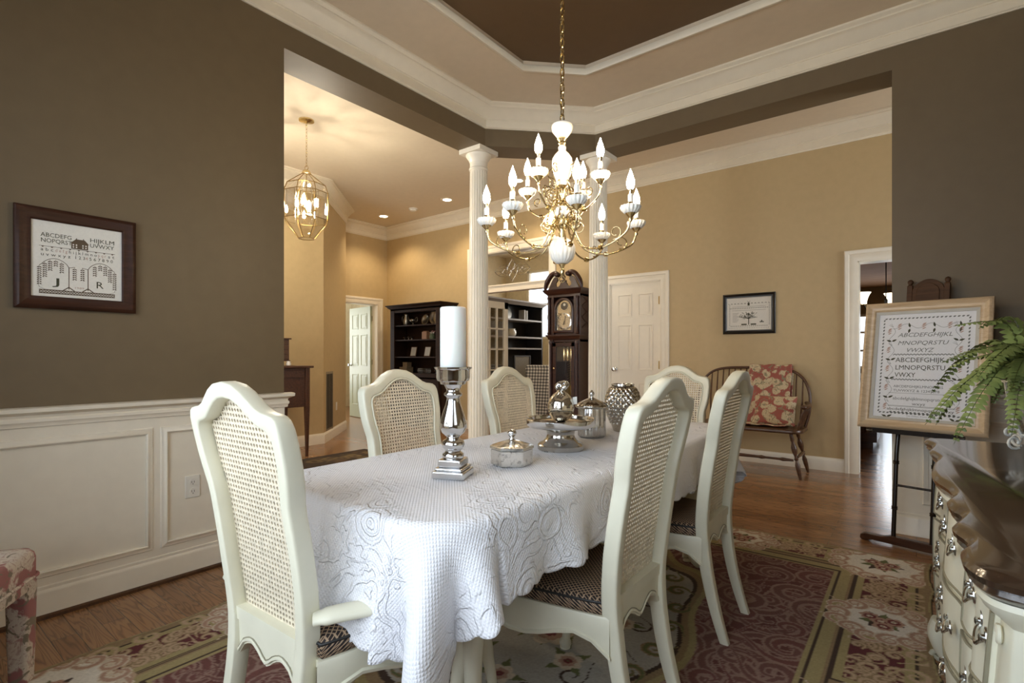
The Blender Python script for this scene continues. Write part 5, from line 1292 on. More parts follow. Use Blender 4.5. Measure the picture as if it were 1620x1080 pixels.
# ------------------------------------------------------------------ fern in a glass cone on a white wire stand
fx, fy, fz = .300, 2.36, .8325
vs_ = thing('wire_vase', 'clear glass cone vase in a white scrolled wire stand on the sideboard', 'vase', (fx, fy, fz))
MB().lathe([(.012, .055), (.03, .06), (.045, .11), (.066, .20), (.074, .235), (.071, .235), (.043, .11), (.028, .064), (.0, .060)], n=40, cap=False).build('glass_cone', 'glassc', vs_, 60)
mb = MB()
for k in range(4):
    a = .6 + k * PI / 2; c, s = math.cos(a), math.sin(a); f = lambda p: (p[0] * c, p[0] * s, p[1])
    mb.tube([f(p) for p in [(.088, .225), (.080, .17), (.062, .10), (.036, .045)]], .0045, 6)
    mb.tube([f((.060 + .024 * (1 - .045 * i) * math.cos(-2.2 + i * .5), .028 + .022 * (1 - .045 * i) * math.sin(-2.2 + i * .5))) for i in range(13)], .0042, 6)
    mb.tube([f((.078 + .016 * (1 - .045 * i) * math.cos(3.0 - i * .5), .060 + .016 * (1 - .045 * i) * math.sin(3.0 - i * .5))) for i in range(13)], .004, 6)
for r, z in ((.088, .225), (.040, .052)): mb.tube([(r * math.cos(a), r * math.sin(a), z) for a in [i * PI / 12 for i in range(24)]], .0042, 6, closed=True)
mb.build('wire_stand', 'whitewire', vs_)
fern = thing('fern', 'green fern with long arching fronds in the wire stand on the sideboard', 'plant', (fx, fy, fz))
rnd = random.Random(3)
def frond(tip, rise, wd=.038, n=25):
    T = Vector(tip); L = T.length; ctl = [Vector((0, 0, .07)), Vector((T.x * .06, T.y * .06, .20)), Vector((T.x * .30, T.y * .30, rise)), Vector((T.x * .66, T.y * .66, rise * .62 + T.z * .42)), T]
    sp = spline(ctl, 10); stem = MB().tube(sp, [.0022 - .0016 * i / len(sp) for i in range(len(sp))], 5)
    lf = MB(); N = len(sp); acc = [0]
    for a, b in zip(sp, sp[1:]): acc.append(acc[-1] + (b - a).length)
    tot = acc[-1]
    for k in range(n * 2):
        s = tot * (.26 + .74 * (k // 2) / n); i = max(j for j in range(N) if acc[j] <= s); i = min(i, N - 2); q = (s - acc[i]) / max(1e-6, acc[i + 1] - acc[i])
        p = sp[i].lerp(sp[i + 1], q); tan = (sp[i + 1] - sp[i]).normalized(); side = tan.cross(Vector((0, 0, 1)))
        if side.length < .2: side = Vector((T.y, -T.x, 0))
        side.normalize(); side *= (1 if k % 2 else -1); upn = side.cross(tan) * (1 if k % 2 else -1)
        u = (k // 2) / n; l = wd * (math.sin(PI * (u * .86 + .12)) ** .7) * rnd.uniform(.85, 1.1); w = .0098 * (.6 + .4 * math.sin(PI * u + .3))
        d = (side + tan * (.32 + rnd.uniform(-.1, .2)) - Vector((0, 0, .25 + rnd.uniform(-.1, .3)))).normalized(); e = d.cross(upn).normalized()
        mid = p + d * l * .5 + upn * .004
        lf.add([p, p + d * l * .22 + e * w, mid + e * w * .95, p + d * l * .82 + e * w * .5, p + d * l, p + d * l * .82 - e * w * .5, mid - e * w * .95, p + d * l * .22 - e * w, mid], [(0, 1, 8), (1, 2, 8), (2, 3, 8), (3, 4, 8), (4, 5, 8), (5, 6, 8), (6, 7, 8), (7, 0, 8)])
    f = lf.build('frond', 'fern', fern, 60); stem.build('frond_stem', 'leafdark', f)
LV = Vector((-.7884, -.6152, 0)); FV = Vector((-.6152, .7884, 0))
def tipat(px, py, dd):                              # a tip given by how far it reaches and how high it ends
    d = 1.70 + dd; lat = (px - 810) / 820 * d; z = 1.14 + (563 - py) / 820 * d - fz
    P = FV * d - LV * lat; return (P.x - fx, P.y - fy, z)
for px, py, dd, rise in ((1508, 516, -.05, .40), (1490, 574, -.12, .33), (1500, 582, .10, .31), (1463, 672, -.10, .29), (1509, 702, -.16, .29), (1600, 690, -.24, .30), (1548, 520, .15, .42), (1570, 640, .16, .30), (1545, 600, -.2, .34)):
    frond(tipat(px, py, dd), rise)
for k in range(12):
    a = -.9 + k * .42; L = rnd.uniform(.24, .38); a2 = a - PI / 2 + .6
    tx, ty = L * math.cos(a2), L * math.sin(a2)
    if fx + tx > .53: tx = .53 - fx
    frond((tx, ty, rnd.uniform(.02, .28)), rnd.uniform(.28, .42))

# ------------------------------------------------------------------ upholstered floral chair at lower left
t = thing('upholstered_chair', 'rose floral upholstered chair with covered legs beside the white wainscot', 'chair', (-2.395, .055, 0), 0)
cA = Vector((.83, -.56, 0)); t.rotation_euler = (0, 0, math.atan2(-.56, .83))
# local: +x = (.83,-.56), local -y = away to the left and towards the camera
def rb(mb, x0, y0, z0, x1, y1, z1): mb.box(x0, y0, z0, x1, y1, z1)
mb = MB().rings([[(x * k, .028 + y * k, z) for x, y in rrect(.53, .475, .035)] for k, z in ((.985, .33), (1, .34), (1, .435), (.985, .452), (.95, .464), (.75, .474), (.4, .480), (.02, .482))]); mb.build('seat', 'floralpink', t, 50)
MB().tube([(x, .028 + y, .372) for x, y in rrect(.536, .481, .035)], .006, 8, closed=True).build('piping', 'floralpink', t)
for sx in (-1, 1):
    for sy in (-1, 1): MB().rings([[(sx * .228 + x, .028 + sy * .2 + y, z) for x, y in rrect(w, w, .012, 3)] for z, w in ((0, .055), (.16, .062), (.35, .068))]).build('leg', 'floralpink', t, 50)
MB().rings([[(x * k, -.182 + y * k - .035 * max(0, (z - .45)) / .6, z) for x, y in rrect(.52, .07, .03, 4)] for k, z in ((.96, .30), (1, .33), (1, .98), (.97, 1.0), (.85, 1.01))]).build('backrest', 'floralpink', t, 50)

# ------------------------------------------------------------------ foyer desk with the small chest
t = thing('tall_desk', 'tall dark cherry desk on slim tapered legs against the tan foyer wall', 'desk', (-5.72, 2.82, 0))
MB().box(-.27, -.42, .565, .25, .42, 1.005).build('case', 'console', t, 0, .004); MB().box(-.29, -.46, 1.005, .29, .46, 1.03).build('desk_top', 'console', t, 0, .006)
for sx in (-1, 1):
    for sy in (-1, 1): MB().rings([[(sx * .24 + x, sy * .40 + y, z) for x, y in rrect(w, w, .002, 1)] for z, w in ((0, .026), (.56, .048), (1.004, .05))]).build('leg', 'console', t, 20)
d = MB().box(.25, -.36, .90, .262, .36, .985).build('drawer', 'console', t, 0, .003); MB().lathe([(.005, 0), (.012, .008), (.012, .014), (.0, .018)], (.262, 0, .94), 14, R=Matrix.Rotation(PI / 2, 3, 'Y')).build('knob', 'dbrass', d)
t = thing('spice_chest', 'small dark chest of little drawers with carved crest standing on the tall desk', 'chest', (-5.80, 2.96, 1.031))
MB().box(-.10, -.17, .06, .10, .17, .30).box(-.12, -.19, .30, .12, .19, .315).box(-.11, -.18, .05, .11, .18, .062).build('case', 'console', t, 0, .003)
for i in range(4):
    for j in range(2): dr = MB().box(.10, -.155 + j * .16, .075 + i * .055, .107, -.005 + j * .16, .122 + i * .055).build('drawer', 'bench', t, 0, .002); MB().lathe([(.003, 0), (.006, .005), (.0, .010)], (.107, -.08 + j * .16, .098 + i * .055), 10, R=Matrix.Rotation(PI / 2, 3, 'Y')).build('knob', 'dbrass', dr)
for sy in (-1, 1):
    for sx in (-1, 1): MB().lathe([(.006, 0), (.016, .02), (.010, .045), (.018, .055)], (sx * .09, sy * .16, 0), 12).build('foot', 'console', t)
MB().tube(spline([(0, -.14, .32), (0, -.10, .36), (0, -.05, .34), (0, 0, .375), (0, .05, .34), (0, .10, .36), (0, .14, .32)], 5), .012, 8).build('crest', 'console', t)
tag(MB().lathe([(.0, 0), (.022, .002), (.028, .02), (.018, .04), (.024, .052), (.0, .054)], n=18, cap=False).build('small_jug', 'porcelain', None, 60), 'tiny white china jug on the desk in front of the spice chest', 'jug', loc=(-5.62, 3.08, 1.031))

# ------------------------------------------------------------------ hutch with pewter and keepsakes
t = thing('open_hutch', 'tall dark stained open hutch full of pewter against the hall wall', 'hutch', (-6.41, 5.985, 0))
X0, X1, D0 = -.60, .60, -.34
MB().box(X0, D0, .0, X0 + .05, 0, 1.92).box(X1 - .05, D0, 0, X1, 0, 1.92).box(X0, -.02, 0, X1, 0, 1.92).box(X0, D0, 1.86, X1, 0, 1.92).box(X0, D0, .0, X1, 0, .10).box(X0, D0 - .004, 0, X0 + .10, D0 + .02, 1.90).box(X1 - .10, D0 - .004, 0, X1, D0 + .02, 1.90).build('case', 'hutch', t, 0, .003)
MB().sweep([(X0, 0, 0), (X0, D0 - .004, 0), (X1, D0 - .004, 0), (X1, 0, 0)], [(0, 1.90), (0, 1.92), (-.03, 1.94), (-.05, 1.965), (-.062, 1.97), (-.062, 1.985), (0, 1.985)], pclosed=True).box(X0 - .01, D0 - .01, 1.975, X1 + .01, 0, 1.984).build('cornice', 'hutch', t)
SH = [.86, 1.13, 1.41, 1.65]
for z in SH: MB().box(X0 + .05, D0 + .01, z - .02, X1 - .05, -.02, z).build('shelf', 'hutch', t, 0, .002)
MB().box(X0 - .02, D0 - .06, .80, X1 + .02, -.0, .84).build('counter', 'hutch', t, 0, .004)
for s in (0, 1):
    dd = MB().box(X0 + .03 + s * .57, D0 - .02, .12, X0 + .60 + s * .57, D0 - .004, .78).build('cupboard_door', 'hutch', t, 0, .003)
    MB().lathe([(.006, 0), (.016, .012), (.014, .02), (0, .024)], (X0 + .54 + s * .12, D0 - .02, .50), 14, R=Matrix.Rotation(PI / 2, 3, 'X')).build('knob', 'dbrass', dd)
def hx(x, y=-.22): return (-6.41 + x, 5.985 + y)
def onshelf(o, label, cat, x, zi, y=-.20, rz=0, group=None): p = hx(x, y); return tag(o, label, cat, group, (p[0], p[1], SH[zi] + .001), rz)
o = MB().lathe([(0, 0), (.045, .002), (.055, .03), (.058, .09), (.040, .14), (.034, .17), (.042, .19), (.036, .19)], n=28, cap=False).tube(spline([(.05, 0, .15), (.10, 0, .16), (.10, 0, .08), (.055, 0, .05)], 4), .007, 8).build('pewter_pitcher', 'pewter', None, 60)
onshelf(o, 'dull pewter pitcher at the left of the top hutch shelf', 'pitcher', -.36, 3, rz=PI)
o = MB().lathe([(.03, 0), (.038, .004), (.014, .02), (.012, .03), (.05, .06), (.058, .085), (.048, .105), (.030, .112)], n=28).tube(spline([(-.045, 0, .07), (-.09, 0, .09), (-.12, 0, .15)], 4), [.012, .011, .010, .009, .008, .008, .007, .007, .006], 8).tube(spline([(.045, 0, .10), (.10, 0, .13), (.10, 0, .06), (.05, 0, .06)], 4), .005, 8).build('pewter_coffee_pot', 'pewter', None, 60)
onshelf(o, 'footed pewter pot with long spout beside the pitcher on the hutch', 'pot', -.19, 3)
for x, r, lb in ((.03, .085, 'small pewter plate standing on the top hutch shelf'), (.26, .125, 'largest pewter plate standing on the top hutch shelf'), (.43, .115, 'pewter plate half hidden at the right end of the top hutch shelf')):
    o = MB().lathe([(0, 0), (r * .58, 0), (r * .64, .010), (r, .014), (r * 1.0, .018), (r * .66, .016), (r * .56, .006), (0, .006)], n=36, cap=False, R=Matrix.Rotation(PI / 2 - .18, 3, 'X')).build('pewter_plate', 'pewter', None, 50)
    onshelf(o, lb, 'plate', x, 3, -.12 if x < .4 else -.20, group='pewter plates on the hutch'); o.location.z += r + .003
for x, lb in ((-.40, 'leftmost of three small shiny silver bowls on the hutch'), (-.22, 'rightmost of three small shiny silver bowls on the hutch'), (-.30, 'middle one of three small shiny silver bowls on the hutch')):
    o = MB().lathe([(.02, 0), (.024, .004), (.008, .012), (.010, .02), (.028, .034), (.030, .046), (.024, .048), (.0, .04)], n=20, cap=False).build('silver_bowl', 'silver', None, 60)
    onshelf(o, lb, 'silver bowl', x, 2, group='small silver on the hutch')
o = MB().box(-.055, -.04, 0, .055, .04, .125).lathe([(.05, .125), (.045, .135), (.0, .14)], n=24, cap=False).build('square_tin', 'tissue', None, 0, .005); onshelf(o, 'brownish square tin on the second hutch shelf', 'tin', .12, 2)
g = thing('posy_jar', 'small green jar of dried flowers on the second hutch shelf', 'flowers', (hx(.29)[0], hx(.29)[1], SH[2] + .001))
MB().lathe([(.0, 0), (.04, .002), (.046, .04), (.036, .08), (.034, .09)], n=24, cap=False).build('jar', 'threadgreen', g, 60)
mb = MB(); rr_ = random.Random(2)
for k in range(18): a = rr_.random() * 6.3; q = rr_.random() * .05; mb.lathe([(0, -.012), (.011, -.004), (.010, .006), (0, .012)], (q * math.cos(a), q * math.sin(a), .115 + rr_.uniform(-.02, .02)), 8, cap=False)
mb.build('dried_blooms', 'floralpink', g)
onshelf(MB().lathe([(0, 0), (.022, .002), (.026, .06), (.022, .062), (0, .05)], n=20, cap=False).tube(spline([(.024, 0, .05), (.042, 0, .045), (.04, 0, .02), (.025, 0, .015)], 3), .003, 6).build('small_mug', 'porcelain', None, 60), 'small pale mug at the right of the second hutch shelf', 'mug', .43, 2)
for x, lb in ((-.24, 'small framed card leaning on the hutch, leftmost of three'), (.10, 'small framed card leaning on the hutch, middle of three'), (.40, 'small framed card leaning on the hutch, rightmost of three')):
    p = hx(x, -.16); g = thing('card_frame', lb, 'picture frame', (p[0], p[1], SH[1] + .004), 0, 'small framed cards on the hutch'); g.rotation_euler = (-.25, 0, .15)
    MB().box(-.062, -.006, 0, .062, .004, .165).build('card_border', 'bench', g, 0, .002); MB().box(-.052, -.0075, .010, .052, -.006, .155).build('card', 'greyin', g, 0)
o = MB().box(-.09, -.07, 0, .09, .07, .09).box(-.094, -.074, .07, .094, .074, .095).build('lidded_box', 'sand', None, 0, .004); onshelf(o, 'larger lower grey box of the stack on the hutch counter', 'box', -.36, 0)
o = MB().box(-.055, -.05, 0, .055, .05, .075).box(-.058, -.053, .06, .058, .053, .08).build('lidded_box', 'sand', None, 0, .004); onshelf(o, 'smaller grey box on top of the stack on the hutch counter', 'box', -.34, 0); o.location.z += .096
o = MB(); 
for k in range(26): a = 2 * PI * k / 26; o.tube(spline([(.12 * math.cos(a), .07 * math.sin(a), 0), (.13 * math.cos(a + .15), .08 * math.sin(a + .15), .04), (.12 * math.cos(a), .07 * math.sin(a), .075)], 3), .003, 5)
for z in (0.003, .04, .075): o.tube([(.125 * math.cos(a), .075 * math.sin(a), z) for a in [i * PI / 12 for i in range(24)]], .004, 5, closed=True)
onshelf(o.prism([(.12 * math.cos(a), .07 * math.sin(a)) for a in [i * PI / 10 for i in range(20)]], 0.001, .006).build('wire_basket', 'pewter', None), 'low openwork basket in the middle of the hutch counter', 'basket', .08, 0)
o = MB().lathe([(.03, 0), (.032, .004), (.010, .012), (.012, .03), (.03, .045), (.034, .06), (.020, .072), (.006, .085), (.008, .095), (0, .10)], n=24, cap=False).build('pewter_cup', 'pewter', None, 60); onshelf(o, 'lidded pewter cup at the right of the hutch counter', 'cup', .36, 0)

# ------------------------------------------------------------------ grandfather clock (front faces -y)
ck = thing('grandfather_clock', 'tall mahogany grandfather clock with swan neck top against the hall wall', 'clock', (-3.575, 5.975, 0))
F = -.31
MB().box(-.26, F - .02, 0, .26, 0, .08).box(-.25, F - .005, .08, .25, 0, .50).sweep([(-.25, 0, 0), (-.25, F - .005, 0), (.25, F - .005, 0), (.25, 0, 0)], [(0, .48), (-.016, .49), (-.016, .50), (.01, .52), (.03, .535), (.03, .48)], pclosed=True).box(-.19, F - .014, .14, .19, F, .42).build('plinth', 'mahog', ck, 30, .003)
MB().box(-.225, F, .50, -.165, 0, 1.37).box(.165, F, .50, .225, 0, 1.37).box(-.225, -.02, .50, .225, 0, 1.37).box(-.225, F + .02, .50, .225, 0, .55).box(-.225, F + .02, 1.32, .225, 0, 1.37).build('trunk', 'mahog', ck, 0, .003)
for s in (-1, 1): MB().lathe([(.022, .54), (.026, .55), (.020, .57), (.019, .60), (.018, 1.28), (.022, 1.30), (.026, 1.32), (.022, 1.335)], (s * .195, F - .012, 0), 20).build('trunk_column', 'mahog', ck)
td = MB().box(-.165, F - .012, .56, -.115, F + .008, 1.31).box(.115, F - .012, .56, .165, F + .008, 1.31).box(-.165, F - .012, .56, .165, F + .008, .61).box(-.165, F - .012, 1.26, .165, F + .008, 1.31).build('trunk_door', 'mahog', ck, 0, .003)
MB().box(-.115, F - .002, .61, .115, F + .002, 1.26).build('door_glass', 'glassc', td, 0)
MB().lathe([(.005, 0), (.014, .008), (.012, .018), (0, .022)], (-.14, F - .012, .98), 16, R=Matrix.Rotation(PI / 2, 3, 'X')).build('door_knob', 'brass', td)
for x in (-.055, 0, .055): w_ = MB().lathe([(0, 1.075), (.020, 1.078), (.0225, 1.085), (.0225, 1.245), (.020, 1.252), (0, 1.256)], (x, F + .10, 0), 24, cap=False).cyl((x, F + .10, 1.25), (x, F + .10, 1.37), .002).build('clock_weight', 'brass', ck)
mb = MB()
for k in range(13): mb.tube([(-.045 + .09 * q, F + .16, .72 + k * .026 + .008 * math.sin(q * PI * 2 + k)) for q in [i / 8 for i in range(9)]], .0025, 5)
mb.cyl((0, F + .16, .70), (0, F + .16, 1.30), .004).lathe([(0, -.008), (.075, -.005), (.078, 0), (.075, .005), (0, .008)], (0, F + .16, .68), 30, R=Matrix.Rotation(PI / 2, 3, 'X'), cap=False).build('pendulum', 'dbrass', ck)
MB().sweep([(-.225, 0, 0), (-.225, F, 0), (.225, F, 0), (.225, 0, 0)], [(0, 1.35), (-.012, 1.36), (-.016, 1.38), (-.036, 1.40), (-.036, 1.415), (0, 1.415)], pclosed=True).box(-.25, F - .02, 1.40, .25, 0, 1.415).build('waist_moulding', 'mahog', ck)
MB().box(-.245, F - .01, 1.415, -.150, 0, 1.955).box(.150, F - .01, 1.415, .245, 0, 1.955).box(-.245, -.02, 1.415, .245, 0, 1.955).box(-.15, F + .03, 1.415, .15, 0, 1.45).box(-.245, F - .005, 1.90, .245, 0, 1.955).build('hood', 'mahog', ck, 0, .003)
for s in (-1, 1): MB().lathe([(.020, 1.42), (.024, 1.43), (.016, 1.45), (.014, 1.60), (.020, 1.64), (.015, 1.68), (.013, 1.86), (.018, 1.88), (.024, 1.90)], (s * .212, F - .030, 0), 18).build('hood_column', 'mahog', ck)
arch = [(-.150, 1.44)] + [(-.150 + 0, 1.74)] + [(.150 * -math.cos(a), 1.74 + .150 * math.sin(a)) for a in [i * PI / 14 for i in range(1, 14)]] + [(.150, 1.74), (.150, 1.44)]
hd = MB().sweep([(x, F - .012, z) for x, z in arch], [(0, -.02), (0, .006), (-.012, .012), (-.030, .008), (-.034, -.02)], N=(0, -1, 0), closed=True, pclosed=True).build('hood_door', 'mahog', ck, 40)
MB().prism([(x * .77, (z - 1.44) * .86 + 1.475) for x, z in arch], F - .004, F - .002, lambda a, b, c: (a, c, b)).build('dial_glass', 'glassc', hd, 0)
dl = MB().prism([(x * .84, (z - 1.44) * .92 + 1.46) for x, z in arch], F + .012, F + .018, lambda a, b, c: (a, c, b)).build('dial', 'mercgold', ck, 0); dl['label'] = 'pale brass arched dial'
R90 = Matrix.Rotation(PI / 2, 3, 'X')
MB().lathe([(.078, 0), (.112, 0), (.114, .002), (.112, .003), (.078, .003)], (0, F + .012, 1.585), 48, R=R90, cap=False).build('chapter_ring', 'silver', dl)
mb = MB()
for k in range(12): a = k * PI / 6; mb.cbox((.096 * math.sin(a), F + .007, 1.585 + .096 * math.cos(a)), (.005, .002, .022), Matrix.Rotation(a, 3, 'Y'))
mb.cbox((.008, F + .004, 1.615), (.006, .002, .085), Matrix.Rotation(.12, 3, 'Y')); mb.cbox((-.006, F + .002, 1.565), (.009, .002, .055), Matrix.Rotation(.3, 3, 'Y')); mb.build('hands_and_hours', 'black', dl, 0)
mb = MB()
for sx in (-1, 1):
    for sz in (-1, 1): mb.tube([(sx * .085 + .022 * (1 - .06 * i) * math.cos(i * .6), F + .009, 1.585 + sz * .095 + .018 * (1 - .06 * i) * math.sin(i * .6)) for i in range(12)], .003, 5)
mb.build('spandrels', 'brass', dl)
MB().lathe([(0, 0), (.052, 0), (.052, .003), (0, .003)], (0, F + .012, 1.785), 32, R=R90, cap=False).build('moon_disc', 'black', dl)
MB().lathe([(0, 0), (.017, 0), (.017, .003), (0, .004)], (.004, F + .008, 1.800), 24, R=R90, cap=False).build('moon', 'mat', dl)
MB().sweep([(-.245, 0, 0), (-.245, F - .01, 0), (.245, F - .01, 0), (.245, 0, 0)], [(0, 1.93), (-.014, 1.945), (-.030, 1.96), (-.046, 1.985), (-.05, 2.0), (0, 2.0)], pclosed=True).box(-.25, F - .015, 1.985, .25, 0, 2.0).build('cornice', 'mahog', ck)
# pediment board with two openings, swan necks, rosettes, finial
pd = []
for k in range(13): q = k / 12; pd.append((-.25 + .13 * q, 1.995 + .17 * math.sin(q * PI / 2) ** 1.4))
pd += [(-.095, 2.155), (-.085, 2.12), (-.115, 2.085), (-.115, 2.05), (-.085, 2.03), (-.06, 2.05), (-.048, 2.075), (-.035, 2.095), (-.045, 2.10), (0, 2.105)]
pd = pd + [(-x, z) for x, z in pd[::-1][1:]]
MB().prism(pd, F - .012, F + .012, lambda a, b, c: (a, c, b)).build('pediment_board', 'mahog', ck, 20, .002)
for s in (-1, 1):
    pts = spline([(s * .275, F - .02, 2.0), (s * .262, F - .02, 2.06), (s * .225, F - .02, 2.135), (s * .175, F - .02, 2.19), (s * .12, F - .02, 2.21), (s * .085, F - .02, 2.195)], 5)
    n = MB().tube(pts, [.016 + .016 * min(1, i / 8) for i in range(len(pts))], 10, 1.2)
    n.box(s * .27, F - .03, 1.995, s * .25, 0, 2.0).lathe([(.004, .045), (.026, .042), (.032, .03), (.032, -.03), (.0, -.034)], (s * .085, F - .02, 2.19), 20, R=R90); n.build('swan_neck', 'mahog', ck, 60)
MB().lathe([(.012, 2.10), (.044, 2.104), (.040, 2.112), (.010, 2.118), (.008, 2.128), (.022, 2.142), (.026, 2.158), (.016, 2.172), (.006, 2.182), (.009, 2.19), (.0, 2.225)], (0, F, 0), 20, cap=False).build('finial', 'mahog', ck, 60)
mb = MB()
for k in range(3):
    for s in (-1, 1): mb.tube([(.247, F + .04 + .24 * q if s > 0 else F + .28 - .24 * q, 1.50 + k * .14 + .13 * q) for q in (0, 1)], .006, 6)
mb.build('side_lattice', 'mahog', ck)

# ------------------------------------------------------------------ windsor bench
wb_ = thing('windsor_bench', 'brown spindle back windsor bench against the tan hall wall', 'bench', (-1.36, 5.60, 0))
# local: front faces -y, width 1.1
BW = .53
MB().rings([[(x * k, y * k2, z) for x, y in rrect(2 * BW, .44, .10, 6)] for k, k2, z in ((.985, .96, .415), (1, 1, .425), (1, 1, .442), (.99, .97, .452), (.9, .85, .448))]).build('seat', 'bench', wb_, 40)
def turned(mb, a, b, prof, n=12):
    a, b = Vector(a), Vector(b); L = (b - a).length; R = (b - a).to_track_quat('Z', 'Y').to_matrix(); mb.lathe([(r, z * L) for r, z in prof], a, n, R=R)
tp = [(.012, 0), (.014, .06), (.020, .20), (.022, .30), (.013, .38), (.012, .40), (.020, .43), (.013, .46), (.012, .50), (.024, .60), (.026, .68), (.016, .76), (.012, .80), (.018, .84), (.014, 1)]
for sx in (-1, 1):
    for y0, y1 in ((-.16, -.205), (.14, .21)): m = MB(); turned(m, (sx * (BW - .01), y1, .0), (sx * (BW - .10), y0, .42), tp); m.build('leg', 'bench', wb_)
m = MB(); turned(m, (-(BW - .07), -.19, .17), (BW - .07, -.19, .17), [(.010, 0), (.014, .06), (.018, .10), (.011, .13), (.011, .26), (.018, .30), (.013, .33), (.016, .5), (.013, .67), (.018, .70), (.011, .74), (.011, .87), (.018, .90), (.014, .94), (.010, 1)])
m.build('stretcher', 'bench', wb_)
for sx in (-1, 1): m = MB(); turned(m, (sx * (BW - .04), -.18, .20), (sx * (BW - .04), .18, .20), [(.010, 0), (.018, .5), (.010, 1)]); m.build('stretcher', 'bench', wb_)
hoop = spline([(-BW + .03, .16, .44), (-BW - .005, .19, .60), (-BW - .0, .22, .78), (-BW + .07, .25, .93), (-BW + .22, .265, 1.005), (0, .27, 1.02), (BW - .22, .265, 1.005), (BW - .07, .25, .93), (BW, .22, .78), (BW + .005, .19, .60), (BW - .03, .16, .44)], 6)
MB().tube(hoop, .014, 10).build('hoop_back', 'bench', wb_, 60)
for k in range(17):
    x = -BW + .06 + (2 * BW - .12) * k / 16; zt = interp(abs(x), [(0, 1.018), (.31, 1.003), (.46, .93), (.53, .78)]); yt = interp(zt, [(.78, .22), (.93, .25), (1.02, .27)])
    MB().tube([(x * .97, .15, .445), (x, (.15 + yt) / 2, .445 + (zt - .445) * .5), (x, yt, zt)], [.008, .0095, .006], 8).build('spindle', 'bench', wb_)
for sx in (-1, 1):
    a = MB().tube(spline([(sx * (BW - .02), .205, .68), (sx * (BW + .02), .08, .675), (sx * (BW + .03), -.08, .67), (sx * (BW + .01), -.17, .668)], 5), .017, 10, 1.3)
    a.lathe([(.0, -.022), (.024, -.012), (.028, 0), (.024, .012), (0, .022)], (sx * (BW + .012), -.18, .665), 16, cap=False); ar = a.build('armrest', 'bench', wb_, 60)
    for y in (-.14, -.02, .09): m = MB(); turned(m, (sx * (BW - .05), y * .95, .445), (sx * (BW + .02), y, .668), [(.009, 0), (.015, .25), (.009, .45), (.016, .65), (.009, .8), (.009, 1)]); m.build('arm_post', 'bench', ar)
# tapestry throw over the back and a matching cushion
def throw():
    x0, x1 = -.03, .37; path = spline([(.155, .448), (.175, .60), (.215, .78), (.245, .93), (.262, 1.034), (.285, 1.042), (.302, 1.03), (.30, .9), (.285, .72)], 6)
    path = [(-.10, .462), (.02, .458), (.11, .457)] + [(p.x - .014 if i < 26 else p.x + .010, p.y) for i, p in enumerate([Vector((a.x, a.y, 0)) for a in path])]
    def fn(u, v):
        i = v * (len(path) - 1); k = min(int(i), len(path) - 2); q = i - k
        y = path[k][0] + (path[k + 1][0] - path[k][0]) * q; z = path[k][1] + (path[k + 1][1] - path[k][1]) * q
        return (x0 + (x1 - x0) * u + .006 * math.sin(v * 17), y - .006 * abs(math.sin(u * 9 + v * 4)), z + .004 * math.sin(u * 14))
    o = MB().grid(fn, 30, 70).build('throw', 'floral', None, 180); s = o.modifiers.new('thick', 'SOLIDIFY'); s.thickness = .006; s.offset = 1; return o
tag(throw(), 'red and cream floral tapestry throw hanging over the bench back', 'throw', loc=(-1.36, 5.60, .003))
def cushion(name, W, H, T, mat):
    def side(s):
        def fn(u, v):
            a, b = 2 * u - 1, 2 * v - 1; k = (1 - abs(a) ** 2.6) * (1 - abs(b) ** 2.6); pin = 1 - .06 * (1 - abs(a) ** 2) * abs(b) ** 3; pi2 = 1 - .06 * (1 - abs(b) ** 2) * abs(a) ** 3
            return (a * W / 2 * pi2, s * T / 2 * max(0, k) ** .5, b * H / 2 * pin + H / 2)
        return fn
    return MB().grid(side(-1), 24, 24).grid(side(1), 24, 24).build(name, mat, None, 180)
c = cushion('cushion', .40, .30, .12, 'floral'); tag(c, 'red and cream floral cushion leaning in the right corner of the bench', 'cushion', loc=(-1.115, 5.60, .462)); c.rotation_euler = (-.32, 0, -.12)

# ------------------------------------------------------------------ living room seen through the doorway
bk = thing('bookcase', 'dark built in bookcase with open shelves in the living room', 'bookcase', (-6.50, 7.0, 0), PI / 2)
# local x runs along world +y, local -y faces world +x
MB().box(0, 0, 0, 1.85, .03, 2.2).box(0, -.40, 0, .04, .0, 2.2).box(1.81, -.40, 0, 1.85, 0, 2.2).build('case', 'bookdark', bk, 0)
MB().sweep([(0, 0, 0), (0, -.40, 0), (1.85, -.40, 0), (1.85, 0, 0)], [(0, 2.10), (0, 2.13), (-.03, 2.16), (-.07, 2.19), (-.07, 2.215), (0, 2.215)], pclosed=True).box(0, -.4, 2.19, 1.85, 0, 2.21).build('cornice', 'bookgrey', bk)
for z in (.62, 1.30, 1.52, 1.86): MB().box(.04, -.40, z - .03, 1.81, 0, z).build('shelf', 'bookgrey', bk, 0)
def inb(x, y, z): return (-6.15 - y * 1.0, 7.0 + x, z)
MB()
tv = thing('fire_screen', 'bright framed panel on the lower bookcase shelf in the living room', 'screen', (-6.15, 8.20, .622)); MB().box(-.02, -.26, 0, .01, .26, .52).build('panel', 'pewter', tv, 0); MB().sweep([(.011, -.27, 0), (.011, -.27, .53), (.011, .27, .53), (.011, .27, 0)], [(0, 0), (0, .01), (-.03, .01), (-.03, 0)], N=(1, 0, 0), closed=True, pclosed=True).build('panel_frame', 'bookdark', tv, 0)
o = MB().lathe([(0, 0), (.07, .002), (.10, .04), (.105, .09), (.075, .13), (.085, .155), (.070, .155)], n=28, cap=False).tube(spline([(0, .09, .12), (0, .15, .12), (0, .14, .05), (0, .095, .04)], 4), .010, 8).build('china_teapot', 'porcelain', None, 60); tag(o, 'white china teapot on a middle bookcase shelf in the living room', 'teapot', loc=(-6.28, 8.02, 1.521))
